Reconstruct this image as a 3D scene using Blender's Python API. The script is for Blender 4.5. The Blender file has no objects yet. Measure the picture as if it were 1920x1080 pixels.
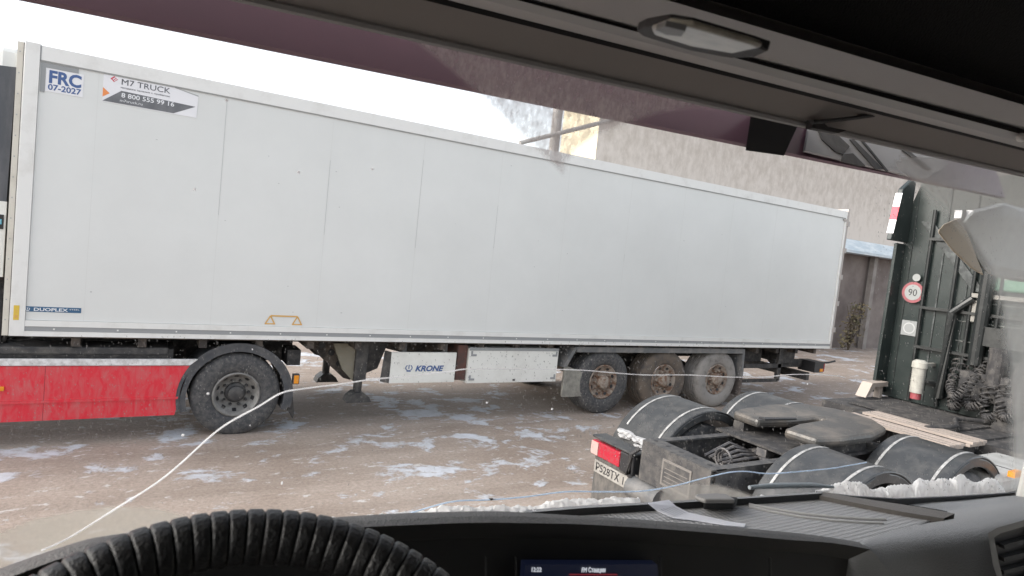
import bpy, bmesh, math, random
from mathutils import Vector, Matrix, noise
random.seed(7)
RAD = math.radians
scn = bpy.context.scene
C = scn.collection

# ---------------------------------------------------------------- camera, sky, sun, exposure
CAM = Vector((0.0, 0.0, 2.5134))
FW = Vector((0.5123587, 0.85661205, -0.06086342))
RT = Vector((0.85676977, -0.50504277, 0.10429462))
UP = Vector((-0.0586014, 0.10558219, 0.99268236))
FPX = 1184.63
cd = bpy.data.cameras.new('camera')
cam = bpy.data.objects.new('camera', cd)
C.objects.link(cam)
cam.matrix_world = Matrix(((RT.x, UP.x, -FW.x, CAM.x), (RT.y, UP.y, -FW.y, CAM.y), (RT.z, UP.z, -FW.z, CAM.z), (0, 0, 0, 1)))
cd.sensor_width = 36.0
cd.lens = FPX / 1920 * 36
cd.clip_start = 0.02
cd.clip_end = 2000
cd.dof.use_dof = True
cd.dof.focus_distance = 6.0
cd.dof.aperture_fstop = 16
scn.camera = cam

SUN_AZ, SUN_EL = RAD(-78), RAD(32)          # azimuth from +Y towards +X
w = bpy.data.worlds.new('World')
scn.world = w
w.use_nodes = True
nt = w.node_tree
bg = nt.nodes['Background']
sky = nt.nodes.new('ShaderNodeTexSky')
sky.sky_type = 'NISHITA'
sky.sun_disc = False
sky.sun_elevation = SUN_EL
sky.sun_rotation = SUN_AZ
sky.air_density = 1.2
sky.dust_density = 3.0
hs = nt.nodes.new('ShaderNodeHueSaturation')
hs.inputs['Saturation'].default_value = 0.32
nt.links.new(sky.outputs[0], hs.inputs['Color'])
nt.links.new(hs.outputs[0], bg.inputs['Color'])
bg.inputs['Strength'].default_value = 0.15
sl = bpy.data.lights.new('sun', 'SUN')
sl.energy = 0.5
sl.angle = RAD(25)
sl.color = (1.0, 0.93, 0.82)
so = bpy.data.objects.new('sun', sl)
C.objects.link(so)
sd = Vector((math.sin(SUN_AZ) * math.cos(SUN_EL), math.cos(SUN_AZ) * math.cos(SUN_EL), math.sin(SUN_EL)))
so.rotation_euler = sd.to_track_quat('Z', 'Y').to_euler()
so.location = (0, 30, 30)
scn.view_settings.view_transform = 'Standard'
scn.view_settings.look = 'None'
scn.view_settings.exposure = 1.5
scn.view_settings.gamma = 1.0
scn.cycles.max_bounces = 8
scn.cycles.transparent_max_bounces = 16
scn.cycles.caustics_reflective = False
scn.cycles.caustics_refractive = False

# ---------------------------------------------------------------- measuring helpers (sight lines onto real planes)
def ray(x, y):
    return FW + RT * ((x - 960) / FPX) - UP * ((y - 540) / FPX)
TH = RAD(3.7)
CU = Vector((math.cos(TH), -math.sin(TH), 0))      # driver's cab: across
CV = Vector((math.sin(TH), math.cos(TH), 0))       # driver's cab: ahead
def cab(u, v, z):
    return CU * u + CV * v + Vector((0, 0, z))
def at_plane(x, y, p0, n):
    d = ray(x, y)
    return CAM + d * ((p0 - CAM).dot(n) / d.dot(n))
def at_v(x, y, v):
    return at_plane(x, y, cab(0, v, 0), CV)
def at_z(x, y, z):
    return at_plane(x, y, Vector((0, 0, z)), Vector((0, 0, 1)))
def at_Y(x, y, Y):
    return at_plane(x, y, Vector((0, Y, 0)), Vector((0, 1, 0)))
GP = cab(0, 0.80, 2.1)
GN = (CV + Vector((0, 0, 0.11))).normalized()
def on_glass(x, y, off=0.0):
    return at_plane(x, y, GP + GN * off, GN)

# ---------------------------------------------------------------- materials
MATS = {}
def mat(name, col, rough=0.6, col2=None, scale=6.0, lo=0.4, hi=0.65, bump=0.0, bscale=80.0, metal=0.0, stretch=(1, 1, 1), detail=6.0, spec=0.5, coat=0.0, distort=0.0):
    if name in MATS:
        return MATS[name]
    m = bpy.data.materials.new(name)
    m.use_nodes = True
    t = m.node_tree
    b = t.nodes['Principled BSDF']
    b.inputs['Base Color'].default_value = (*col, 1)
    b.inputs['Roughness'].default_value = rough
    b.inputs['Metallic'].default_value = metal
    b.inputs['Specular IOR Level'].default_value = spec
    b.inputs['Coat Weight'].default_value = coat
    tc = t.nodes.new('ShaderNodeTexCoord')
    mp = t.nodes.new('ShaderNodeMapping')
    mp.inputs['Scale'].default_value = stretch
    t.links.new(tc.outputs['Object'], mp.inputs['Vector'])
    if col2 is not None:
        n = t.nodes.new('ShaderNodeTexNoise')
        n.inputs['Scale'].default_value = scale
        n.inputs['Detail'].default_value = detail
        n.inputs['Roughness'].default_value = 0.65
        n.inputs['Distortion'].default_value = distort
        t.links.new(mp.outputs[0], n.inputs['Vector'])
        r = t.nodes.new('ShaderNodeValToRGB')
        r.color_ramp.elements[0].position = lo
        r.color_ramp.elements[0].color = (*col, 1)
        r.color_ramp.elements[1].position = hi
        r.color_ramp.elements[1].color = (*col2, 1)
        t.links.new(n.outputs['Fac'], r.inputs['Fac'])
        t.links.new(r.outputs[0], b.inputs['Base Color'])
    if bump:
        n2 = t.nodes.new('ShaderNodeTexNoise')
        n2.inputs['Scale'].default_value = bscale
        n2.inputs['Detail'].default_value = 4
        t.links.new(mp.outputs[0], n2.inputs['Vector'])
        bp = t.nodes.new('ShaderNodeBump')
        bp.inputs['Strength'].default_value = bump
        bp.inputs['Distance'].default_value = 0.01
        t.links.new(n2.outputs['Fac'], bp.inputs['Height'])
        t.links.new(bp.outputs[0], b.inputs['Normal'])
    MATS[name] = m
    return m

def emit(name, col, s):
    m = mat(name, (0.01, 0.01, 0.012), 0.3)
    b = m.node_tree.nodes['Principled BSDF']
    b.inputs['Emission Color'].default_value = (*col, 1)
    b.inputs['Emission Strength'].default_value = s
    return m

white_panel = mat('white_panel', (0.68, 0.69, 0.675), 0.38, (0.63, 0.64, 0.625), 0.7, 0.35, 0.7)
white_rail = mat('white_rail', (0.72, 0.72, 0.70), 0.4, (0.55, 0.54, 0.51), 3, 0.5, 0.85)
beige_post = mat('beige_post', (0.62, 0.59, 0.52), 0.5, (0.45, 0.42, 0.36), 4, 0.5, 0.8)
grey_band = mat('grey_band', (0.28, 0.29, 0.295), 0.45)
seam_grey = mat('seam_grey', (0.36, 0.37, 0.37), 0.6)
dark_grey = mat('dark_grey', (0.042, 0.042, 0.044), 0.55, (0.115, 0.108, 0.10), 9, 0.42, 0.72, 0.2, 40)
grime_black = mat('grime_black', (0.028, 0.027, 0.028), 0.75, (0.10, 0.092, 0.085), 11, 0.45, 0.72, 0.3, 60)
chassis_mud = mat('chassis_mud', (0.045, 0.04, 0.038), 0.85, (0.17, 0.14, 0.115), 6, 0.4, 0.7, 0.4, 50)
tyre_rubber = mat('tyre_rubber', (0.05, 0.051, 0.055), 0.85, (0.125, 0.12, 0.115), 22, 0.4, 0.72, 0.4, 70)
tyre_pale = mat('tyre_pale', (0.27, 0.255, 0.24), 0.9, (0.12, 0.11, 0.10), 8, 0.5, 0.8, 0.4, 70)
tyre_brown = mat('tyre_brown', (0.13, 0.105, 0.085), 0.9, (0.065, 0.06, 0.058), 7, 0.45, 0.7, 0.4, 70)
rim_steel = mat('rim_steel', (0.25, 0.243, 0.23), 0.6, (0.12, 0.115, 0.108), 9, 0.4, 0.7, 0.2, 50)
rim_rust = mat('rim_rust', (0.30, 0.26, 0.22), 0.8, (0.14, 0.075, 0.045), 12, 0.42, 0.62, 0.3, 50)
red_paint = mat('red_paint', (0.64, 0.022, 0.042), 0.38, (0.50, 0.15, 0.15), 9, 0.42, 0.82, 0.0, coat=0.2, stretch=(1.6, 1, 0.5), distort=0.6)
silver_trim = mat('silver_trim', (0.72, 0.72, 0.72), 0.45, (0.40, 0.39, 0.38), 12, 0.4, 0.7)
orange_lens = mat('orange_lens', (0.75, 0.28, 0.02), 0.25)
red_lens = mat('red_lens', (0.36, 0.012, 0.03), 0.2, (0.28, 0.05, 0.06), 30)
blue_ink = mat('blue_ink', (0.055, 0.11, 0.27), 0.5)
duo_blue = mat('duo_blue', (0.035, 0.11, 0.21), 0.4)
dark_ink = mat('dark_ink', (0.075, 0.08, 0.095), 0.5)
black_ink = mat('black_ink', (0.02, 0.02, 0.022), 0.5)
white_ink = mat('white_ink', (0.75, 0.76, 0.78), 0.5)
sticker_white = mat('sticker_white', (0.74, 0.74, 0.76), 0.4)
sticker_grey = mat('sticker_grey', (0.12, 0.125, 0.135), 0.4, (0.17, 0.175, 0.185), 8)
yellow = mat('yellow', (0.66, 0.46, 0.06), 0.5)
amber_ink = mat('amber_ink', (0.62, 0.36, 0.10), 0.5)
orange_ink = mat('orange_ink', (0.75, 0.26, 0.08), 0.5)
red_ink = mat('red_ink', (0.55, 0.06, 0.09), 0.5)
green_cab = mat('green_cab', (0.015, 0.022, 0.021), 0.3, (0.040, 0.048, 0.046), 2.2, 0.45, 0.85, 0.06, 30)
green_mud = mat('green_mud', (0.06, 0.075, 0.07), 0.7, (0.19, 0.18, 0.16), 7, 0.4, 0.72, 0.3, 40)
green_light = mat('green_light', (0.12, 0.24, 0.17), 0.4)
fender_grey = mat('fender_grey', (0.030, 0.032, 0.034), 0.36, (0.085, 0.083, 0.08), 9, 0.45, 0.85, 0.12, 60)
worn_steel = mat('worn_steel', (0.075, 0.073, 0.07), 0.42, (0.19, 0.165, 0.14), 2.5, 0.45, 0.7, 0.25, 25, metal=0.35)
plank = mat('plank', (0.37, 0.31, 0.27), 0.6, (0.27, 0.23, 0.20), 4, 0.4, 0.7, 0.2, 40, stretch=(1, 0.2, 1))
snow_mat = mat('snow_mat', (0.80, 0.81, 0.82), 0.85, (0.72, 0.72, 0.73), 20, 0.4, 0.7, 0.5, 60)
skirt_white = mat('skirt_white', (0.74, 0.74, 0.70), 0.5, (0.60, 0.59, 0.55), 4, 0.45, 0.8)
hazel_brown = mat('hazel_brown', (0.12, 0.055, 0.045), 0.8, (0.07, 0.05, 0.045), 8)
cream_white = mat('cream_white', (0.40, 0.39, 0.35), 0.5, (0.28, 0.27, 0.24), 9)
cab_plastic = mat('cab_plastic', (0.25, 0.245, 0.24), 0.6, None, bump=0.15, bscale=700)
cab_blind = mat('cab_blind', (0.215, 0.195, 0.183), 0.85, None, bump=0.2, bscale=900)
cab_dark = mat('cab_dark', (0.016, 0.016, 0.017), 0.7, None, bump=0.2, bscale=500)
cab_trim = mat('cab_trim', (0.36, 0.355, 0.35), 0.4)
headliner = mat('headliner', (0.007, 0.007, 0.0075), 0.95, None, bump=0.6, bscale=350)
leather = mat('leather', (0.085, 0.082, 0.08), 0.6, (0.06, 0.058, 0.057), 160, 0.4, 0.6, 0.45, 420)
dash_grey = mat('dash_grey', (0.19, 0.194, 0.20), 0.5, None, bump=0.35, bscale=420)
wheel_black = mat('wheel_black', (0.005, 0.005, 0.0053), 0.5, None, bump=0.25, bscale=300)
rubber_mat = mat('rubber_mat', (0.25, 0.252, 0.256), 0.6)
lamp_lens = mat('lamp_lens', (0.42, 0.39, 0.33), 0.3, (0.26, 0.245, 0.21), 45)
def milky(name, col):
    m = bpy.data.materials.new(name); m.use_nodes = True
    t = m.node_tree; t.nodes.remove(t.nodes['Principled BSDF'])
    d = t.nodes.new('ShaderNodeBsdfDiffuse'); d.inputs['Color'].default_value = (*col, 1)
    l = t.nodes.new('ShaderNodeBsdfTranslucent'); l.inputs['Color'].default_value = (*col, 1)
    x = t.nodes.new('ShaderNodeMixShader'); x.inputs[0].default_value = 0.62
    t.links.new(d.outputs[0], x.inputs[1]); t.links.new(l.outputs[0], x.inputs[2]); t.links.new(x.outputs[0], t.nodes['Material Output'].inputs['Surface'])
    return m
crack_white = milky('crack_white', (0.95, 0.95, 0.96))
crack_blue = milky('crack_blue', (0.76, 0.86, 0.97))
paper_white = milky('paper_white', (0.90, 0.91, 0.95))
pillar_grey = mat('pillar_grey', (0.45, 0.45, 0.43), 0.7)
visor_purple = mat('visor_purple', (0.185, 0.098, 0.135), 0.35, (0.145, 0.085, 0.115), 2, 0.35, 0.7)
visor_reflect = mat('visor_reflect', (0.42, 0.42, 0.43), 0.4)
mirror_beige = mat('mirror_beige', (0.44, 0.365, 0.27), 0.5)
mirror_blue = mat('mirror_blue', (0.38, 0.39, 0.38), 0.5)
shed_brown = mat('shed_brown', (0.13, 0.105, 0.098), 0.8, (0.21, 0.18, 0.165), 1.2, 0.35, 0.7, 0.1, 6)
ledge_snow = mat('ledge_snow', (0.42, 0.49, 0.54), 0.7, (0.62, 0.66, 0.68), 1.5, 0.4, 0.65, stretch=(1, 1, 4))
cream_wall = mat('cream_wall', (0.62, 0.56, 0.42), 0.9, (0.56, 0.50, 0.36), 1)
pole_grey = mat('pole_grey', (0.30, 0.29, 0.28), 0.8)
bush_leaf = mat('bush_leaf', (0.16, 0.12, 0.07), 0.8, (0.09, 0.09, 0.045), 5)

def rubber_grid():
    t = rubber_mat.node_tree
    v = t.nodes.new('ShaderNodeTexVoronoi')
    v.inputs['Scale'].default_value = 110
    v.inputs['Randomness'].default_value = 0.12
    tc = t.nodes.new('ShaderNodeTexCoord')
    t.links.new(tc.outputs['Object'], v.inputs['Vector'])
    bp = t.nodes.new('ShaderNodeBump')
    bp.inputs['Strength'].default_value = 0.9
    bp.inputs['Distance'].default_value = 0.006
    t.links.new(v.outputs['Distance'], bp.inputs['Height'])
    t.links.new(bp.outputs[0], t.nodes['Principled BSDF'].inputs['Normal'])
rubber_grid()

def ground_mat():
    m = bpy.data.materials.new('frozen_mud')
    m.use_nodes = True
    t = m.node_tree
    N, L = t.nodes.new, t.links.new
    b = t.nodes['Principled BSDF']
    tc = N('ShaderNodeTexCoord')
    def nz(scale, detail, rough=0.6, dist=0.0, sx=1, sy=1):
        mp = N('ShaderNodeMapping')
        mp.inputs['Scale'].default_value = (sx, sy, 1)
        L(tc.outputs['Object'], mp.inputs[0])
        n = N('ShaderNodeTexNoise')
        n.inputs['Scale'].default_value = scale
        n.inputs['Detail'].default_value = detail
        n.inputs['Roughness'].default_value = rough
        n.inputs['Distortion'].default_value = dist
        L(mp.outputs[0], n.inputs['Vector'])
        return n.outputs['Fac']
    def ramp(f, p0, p1, c0=(0, 0, 0), c1=(1, 1, 1)):
        r = N('ShaderNodeValToRGB')
        r.color_ramp.elements[0].position, r.color_ramp.elements[1].position = p0, p1
        r.color_ramp.elements[0].color, r.color_ramp.elements[1].color = (*c0, 1), (*c1, 1)
        L(f, r.inputs[0])
        return r.outputs[0]
    def mix(f, a, c, mode='MIX'):
        x = N('ShaderNodeMix')
        x.data_type = 'RGBA'
        x.blend_type = mode
        if isinstance(f, float): x.inputs[0].default_value = f
        else: L(f, x.inputs[0])
        for s, v in ((6, a), (7, c)):
            if isinstance(v, tuple): x.inputs[s].default_value = (*v, 1)
            else: L(v, x.inputs[s])
        return x.outputs[2]
    base = ramp(nz(0.55, 8, 0.65), 0.35, 0.66, (0.275, 0.222, 0.186), (0.37, 0.316, 0.276))
    fine = ramp(nz(26, 6, 0.7), 0.32, 0.72, (0.72, 0.70, 0.68), (1.12, 1.12, 1.12))
    col = mix(1.0, base, fine, 'MULTIPLY')
    ruts = ramp(nz(1.0, 5, 0.6, 0.4, 0.10, 1.6), 0.36, 0.62, (0.80, 0.79, 0.78), (1.06, 1.06, 1.06))
    col = mix(1.0, col, ruts, 'MULTIPLY')
    big = ramp(nz(0.35, 2, 0.5), 0.38, 0.62)
    mid = nz(1.75, 10, 0.69, 0.25, 0.75, 1.0)
    add = N('ShaderNodeMath'); add.operation = 'MULTIPLY_ADD'
    L(big, add.inputs[0]); add.inputs[1].default_value = 0.09; L(mid, add.inputs[2])
    snow = ramp(add.outputs[0], 0.588, 0.645)
    small = ramp(nz(7.5, 8, 0.72, 0.3, 0.6, 1.1), 0.585, 0.65)
    snow_c = ramp(nz(7, 6, 0.7), 0.3, 0.7, (0.38, 0.39, 0.41), (0.52, 0.545, 0.60))
    col = mix(small, col, (0.46, 0.44, 0.425))
    col = mix(snow, col, snow_c)
    L(col, b.inputs['Base Color'])
    b.inputs['Roughness'].default_value = 0.8
    h = mix(0.5, nz(26, 6, 0.7), nz(5, 8, 0.7))
    h2 = mix(snow, h, (1, 1, 1))
    bp = N('ShaderNodeBump')
    bp.inputs['Strength'].default_value = 0.6
    bp.inputs['Distance'].default_value = 0.03
    L(h2, bp.inputs['Height'])
    L(bp.outputs[0], b.inputs['Normal'])
    return m

def stained_wall():
    m = mat('stained_wall', (0.40, 0.37, 0.345), 0.9)
    t = m.node_tree
    N, L = t.nodes.new, t.links.new
    b = t.nodes['Principled BSDF']
    tc = N('ShaderNodeTexCoord')
    mp = N('ShaderNodeMapping'); mp.inputs['Scale'].default_value = (4.2, 1, 2.4)
    L(tc.outputs['Object'], mp.inputs[0])
    n = N('ShaderNodeTexNoise'); n.inputs['Scale'].default_value = 1.0; n.inputs['Detail'].default_value = 7; n.inputs['Roughness'].default_value = 0.68
    L(mp.outputs[0], n.inputs['Vector'])
    sx = N('ShaderNodeSeparateXYZ'); L(tc.outputs['Object'], sx.inputs[0])
    mr = N('ShaderNodeMapRange'); mr.inputs[1].default_value = 4.2; mr.inputs[2].default_value = 6.2; mr.inputs[3].default_value = -0.16; mr.inputs[4].default_value = 0.06
    L(sx.outputs['Z'], mr.inputs[0])
    ad = N('ShaderNodeMath'); ad.operation = 'ADD'; L(n.outputs['Fac'], ad.inputs[0]); L(mr.outputs[0], ad.inputs[1])
    r = N('ShaderNodeValToRGB')
    r.color_ramp.elements[0].position = 0.40; r.color_ramp.elements[0].color = (0.60, 0.555, 0.51, 1)
    r.color_ramp.elements[1].position = 0.66; r.color_ramp.elements[1].color = (0.46, 0.415, 0.37, 1)
    L(ad.outputs[0], r.inputs[0]); L(r.outputs[0], b.inputs['Base Color'])
    return m

def film_mat(name, col, gain, nscale, lo, hi, sx=1.0):
    """dust film lying on the glass: partly see-through, lit from both sides"""
    m = bpy.data.materials.new(name)
    m.use_nodes = True
    t = m.node_tree
    N, L = t.nodes.new, t.links.new
    t.nodes.remove(t.nodes['Principled BSDF'])
    out = t.nodes['Material Output']
    df = N('ShaderNodeBsdfDiffuse'); df.inputs['Color'].default_value = (*col, 1)
    tl = N('ShaderNodeBsdfTranslucent'); tl.inputs['Color'].default_value = (*col, 1)
    m1 = N('ShaderNodeMixShader'); m1.inputs[0].default_value = 0.5
    L(df.outputs[0], m1.inputs[1]); L(tl.outputs[0], m1.inputs[2])
    tr = N('ShaderNodeBsdfTransparent')
    at = N('ShaderNodeAttribute'); at.attribute_name = 'dirt_amount'
    tc = N('ShaderNodeTexCoord')
    mp = N('ShaderNodeMapping'); mp.inputs['Scale'].default_value = (sx, 1, 1)
    L(tc.outputs['Object'], mp.inputs[0])
    n = N('ShaderNodeTexNoise'); n.inputs['Scale'].default_value = nscale; n.inputs['Detail'].default_value = 5; n.inputs['Roughness'].default_value = 0.7
    L(mp.outputs[0], n.inputs['Vector'])
    r = N('ShaderNodeMapRange'); r.inputs[1].default_value = lo; r.inputs[2].default_value = hi; r.inputs[3].default_value = 0.55; r.inputs[4].default_value = 1.25
    L(n.outputs['Fac'], r.inputs[0])
    mu = N('ShaderNodeMath'); mu.operation = 'MULTIPLY'; L(at.outputs['Fac'], mu.inputs[0]); L(r.outputs[0], mu.inputs[1])
    mg = N('ShaderNodeMath'); mg.operation = 'MULTIPLY'; mg.use_clamp = True; L(mu.outputs[0], mg.inputs[0]); mg.inputs[1].default_value = gain
    m2 = N('ShaderNodeMixShader')
    L(mg.outputs[0], m2.inputs[0]); L(tr.outputs[0], m2.inputs[1]); L(m1.outputs[0], m2.inputs[2])
    L(m2.outputs[0], out.inputs['Surface'])
    return m

clear_glass = bpy.data.materials.new('clear_glass')
clear_glass.use_nodes = True
_t = clear_glass.node_tree
_t.nodes.remove(_t.nodes['Principled BSDF'])
_tr = _t.nodes.new('ShaderNodeBsdfTransparent')
_t.links.new(_tr.outputs[0], _t.nodes['Material Output'].inputs['Surface'])

# ---------------------------------------------------------------- mesh helpers
ORIGIN = {}
def wloc(o):
    p = Vector((0, 0, 0))
    while o is not None:
        p += o.location
        o = o.parent
    return p
def obj(name, bm, mats, parent=None, smooth=False, world=False, bevel=0.0):
    """one mesh object; coordinates are the thing's own (world=True: scene coordinates)"""
    me = bpy.data.meshes.new(name)
    if world and parent is not None:
        bmesh.ops.translate(bm, verts=bm.verts, vec=-wloc(parent))
    bmesh.ops.recalc_face_normals(bm, faces=bm.faces)
    bm.to_mesh(me)
    bm.free()
    for m in (mats if isinstance(mats, (list, tuple)) else [mats]):
        me.materials.append(m)
    if smooth:
        for p in me.polygons:
            p.use_smooth = True
    o = bpy.data.objects.new(name, me)
    C.objects.link(o)
    if parent is not None:
        o.parent = parent
    if bevel:
        md = o.modifiers.new('edge', 'BEVEL')
        md.width = bevel; md.segments = 2; md.limit_method = 'ANGLE'; md.angle_limit = RAD(40)
    if smooth:
        try:
            me.set_sharp_from_angle(angle=RAD(45))
        except Exception:
            pass
    return o
def thing(name, label, cat, loc=(0, 0, 0), group=None):
    o = bpy.data.objects.new(name, None)
    C.objects.link(o)
    o.location = loc
    o.empty_display_size = 0.2
    o['label'] = label; o['category'] = cat
    if group: o['group'] = group
    return o
def tag(o, label, cat, group=None):
    o['label'] = label; o['category'] = cat
    if group: o['group'] = group
    return o
def B():
    return bmesh.new()
def box(bm, x0, x1, y0, y1, z0, z1, mi=0):
    vs = [bm.verts.new((x, y, z)) for x in (x0, x1) for y in (y0, y1) for z in (z0, z1)]
    for f in ((0, 1, 3, 2), (4, 6, 7, 5), (0, 4, 5, 1), (2, 3, 7, 6), (0, 2, 6, 4), (1, 5, 7, 3)):
        fc = bm.faces.new([vs[i] for i in f]); fc.material_index = mi
    return bm
def hexa(bm, bot, top, mi=0):
    """solid between two quads"""
    a = [bm.verts.new(p) for p in bot]; b = [bm.verts.new(p) for p in top]
    n = len(a)
    fs = [bm.faces.new(a), bm.faces.new(b[::-1])]
    for i in range(n):
        fs.append(bm.faces.new((a[i], b[i], b[(i + 1) % n], a[(i + 1) % n])))
    for f in fs: f.material_index = mi
    return bm
def prism_y(bm, pts, y0, y1, mi=0):
    return hexa(bm, [(x, y0, z) for x, z in pts], [(x, y1, z) for x, z in pts], mi)
def prism_z(bm, pts, z0, z1, mi=0):
    return hexa(bm, [(x, y, z0) for x, y in pts], [(x, y, z1) for x, y in pts], mi)
def prism_x(bm, pts, x0, x1, mi=0):
    return hexa(bm, [(x0, y, z) for y, z in pts], [(x1, y, z) for y, z in pts], mi)
def slab(bm, pts, nrm, th, mi=0):
    nrm = Vector(nrm)
    return hexa(bm, [Vector(p) for p in pts], [Vector(p) + nrm * th for p in pts], mi)
def tube(bm, pts, r, n=8, mi=0, caps=True):
    pts = [Vector(p) for p in pts]
    rings = []
    for i, p in enumerate(pts):
        d = (pts[min(i + 1, len(pts) - 1)] - pts[max(i - 1, 0)]).normalized()
        a = d.cross(Vector((0, 0, 1)))
        if a.length < 1e-3: a = d.cross(Vector((1, 0, 0)))
        a.normalize(); c = d.cross(a)
        rr = r[i] if isinstance(r, (list, tuple)) else r
        rings.append([bm.verts.new(p + (a * math.cos(k * 2 * math.pi / n) + c * math.sin(k * 2 * math.pi / n)) * rr) for k in range(n)])
    for i in range(len(rings) - 1):
        for k in range(n):
            f = bm.faces.new((rings[i][k], rings[i][(k + 1) % n], rings[i + 1][(k + 1) % n], rings[i + 1][k])); f.material_index = mi
    if caps:
        for q in (rings[0], rings[-1][::-1]):
            f = bm.faces.new(q); f.material_index = mi
    return bm
def lathe_y(bm, prof, cx, cy, cz, n=40, mi=0, wob=0.0):
    """prof: (radius, y) pairs round an axle along y"""
    rings = []
    for r, y in prof:
        rings.append([bm.verts.new((cx + r * math.cos(k * 2 * math.pi / n), cy + y, cz + r * math.sin(k * 2 * math.pi / n))) for k in range(n)] if r > 1e-5 else [bm.verts.new((cx, cy + y, cz))])
    for i in range(len(rings) - 1):
        a, b = rings[i], rings[i + 1]
        for k in range(n):
            k2 = (k + 1) % n
            if len(a) == 1 and len(b) == 1: continue
            if len(a) == 1: f = bm.faces.new((a[0], b[k], b[k2]))
            elif len(b) == 1: f = bm.faces.new((a[k], b[0], a[k2]))
            else: f = bm.faces.new((a[k], b[k], b[k2], a[k2]))
            f.material_index = mi
    return bm
def arc_shell(bm, cx, cz, r0, r1, y0, y1, a0, a1, n=24, mi=0):
    """curved fender: ring sector round y axis"""
    P = []
    for i in range(n + 1):
        a = a0 + (a1 - a0) * i / n
        c, s = math.cos(a), math.sin(a)
        P.append([bm.verts.new((cx + r * c, y, cz + r * s)) for r, y in ((r0, y0), (r1, y0), (r1, y1), (r0, y1))])
    for i in range(n):
        for k in range(4):
            f = bm.faces.new((P[i][k], P[i][(k + 1) % 4], P[i + 1][(k + 1) % 4], P[i + 1][k])); f.material_index = mi
    for q in (P[0], P[-1][::-1]):
        f = bm.faces.new(q); f.material_index = mi
    return bm
def text_mesh(s, size, bold=0.0, align='LEFT', shear=0.0, sx=1.0):
    cu = bpy.data.curves.new('lettering', 'FONT')
    cu.body = s; cu.size = size; cu.offset = bold; cu.align_x = align; cu.shear = shear
    cu.extrude = 0.0006; cu.resolution_u = 3
    o = bpy.data.objects.new('lettering', cu)
    C.objects.link(o)
    dg = bpy.context.evaluated_depsgraph_get()
    me = bpy.data.meshes.new_from_object(o.evaluated_get(dg))
    bpy.data.objects.remove(o)
    me.transform(Matrix.Diagonal((sx, 1, 1, 1)))
    return me
def text(name, s, size, origin, right, up, m, parent, bold=0.0, align='LEFT', shear=0.0, sx=1.0, width=None, world=False):
    me = text_mesh(s, size, bold, align, shear, sx)
    if width:
        xs = [v.co.x for v in me.vertices]
        k = width / (max(xs) - min(xs))
        me.transform(Matrix.Diagonal((k, 1, 1, 1)))
    r = Vector(right).normalized(); u = Vector(up).normalized(); n = r.cross(u)
    og = Vector(origin) - (wloc(parent) if world else Vector((0, 0, 0)))
    me.transform(Matrix(((r.x, u.x, n.x, og.x), (r.y, u.y, n.y, og.y), (r.z, u.z, n.z, og.z), (0, 0, 0, 1))))
    me.materials.append(m)
    o = bpy.data.objects.new(name, me)
    C.objects.link(o)
    o.parent = parent
    return o

def smooth_line(pts, n=5):
    o = []
    for i in range(len(pts) - 1):
        p0, p1, p2, p3 = (Vector(pts[max(i - 1, 0)]), Vector(pts[i]), Vector(pts[i + 1]), Vector(pts[min(i + 2, len(pts) - 1)]))
        for k in range(n):
            t = k / n
            o.append(0.5 * ((2 * p1) + (p2 - p0) * t + (2 * p0 - 5 * p1 + 4 * p2 - p3) * t * t + (3 * p1 - p0 - 3 * p2 + p3) * t ** 3))
    o.append(Vector(pts[-1]))
    return o

# ---------------------------------------------------------------- setting: ground
bm = B()
bmesh.ops.create_grid(bm, x_segments=60, y_segments=60, size=400)
for v in bm.verts: v.co.x += 60; v.co.y += 150
g = obj('ground', bm, ground_mat())
g['kind'] = 'structure'

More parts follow.
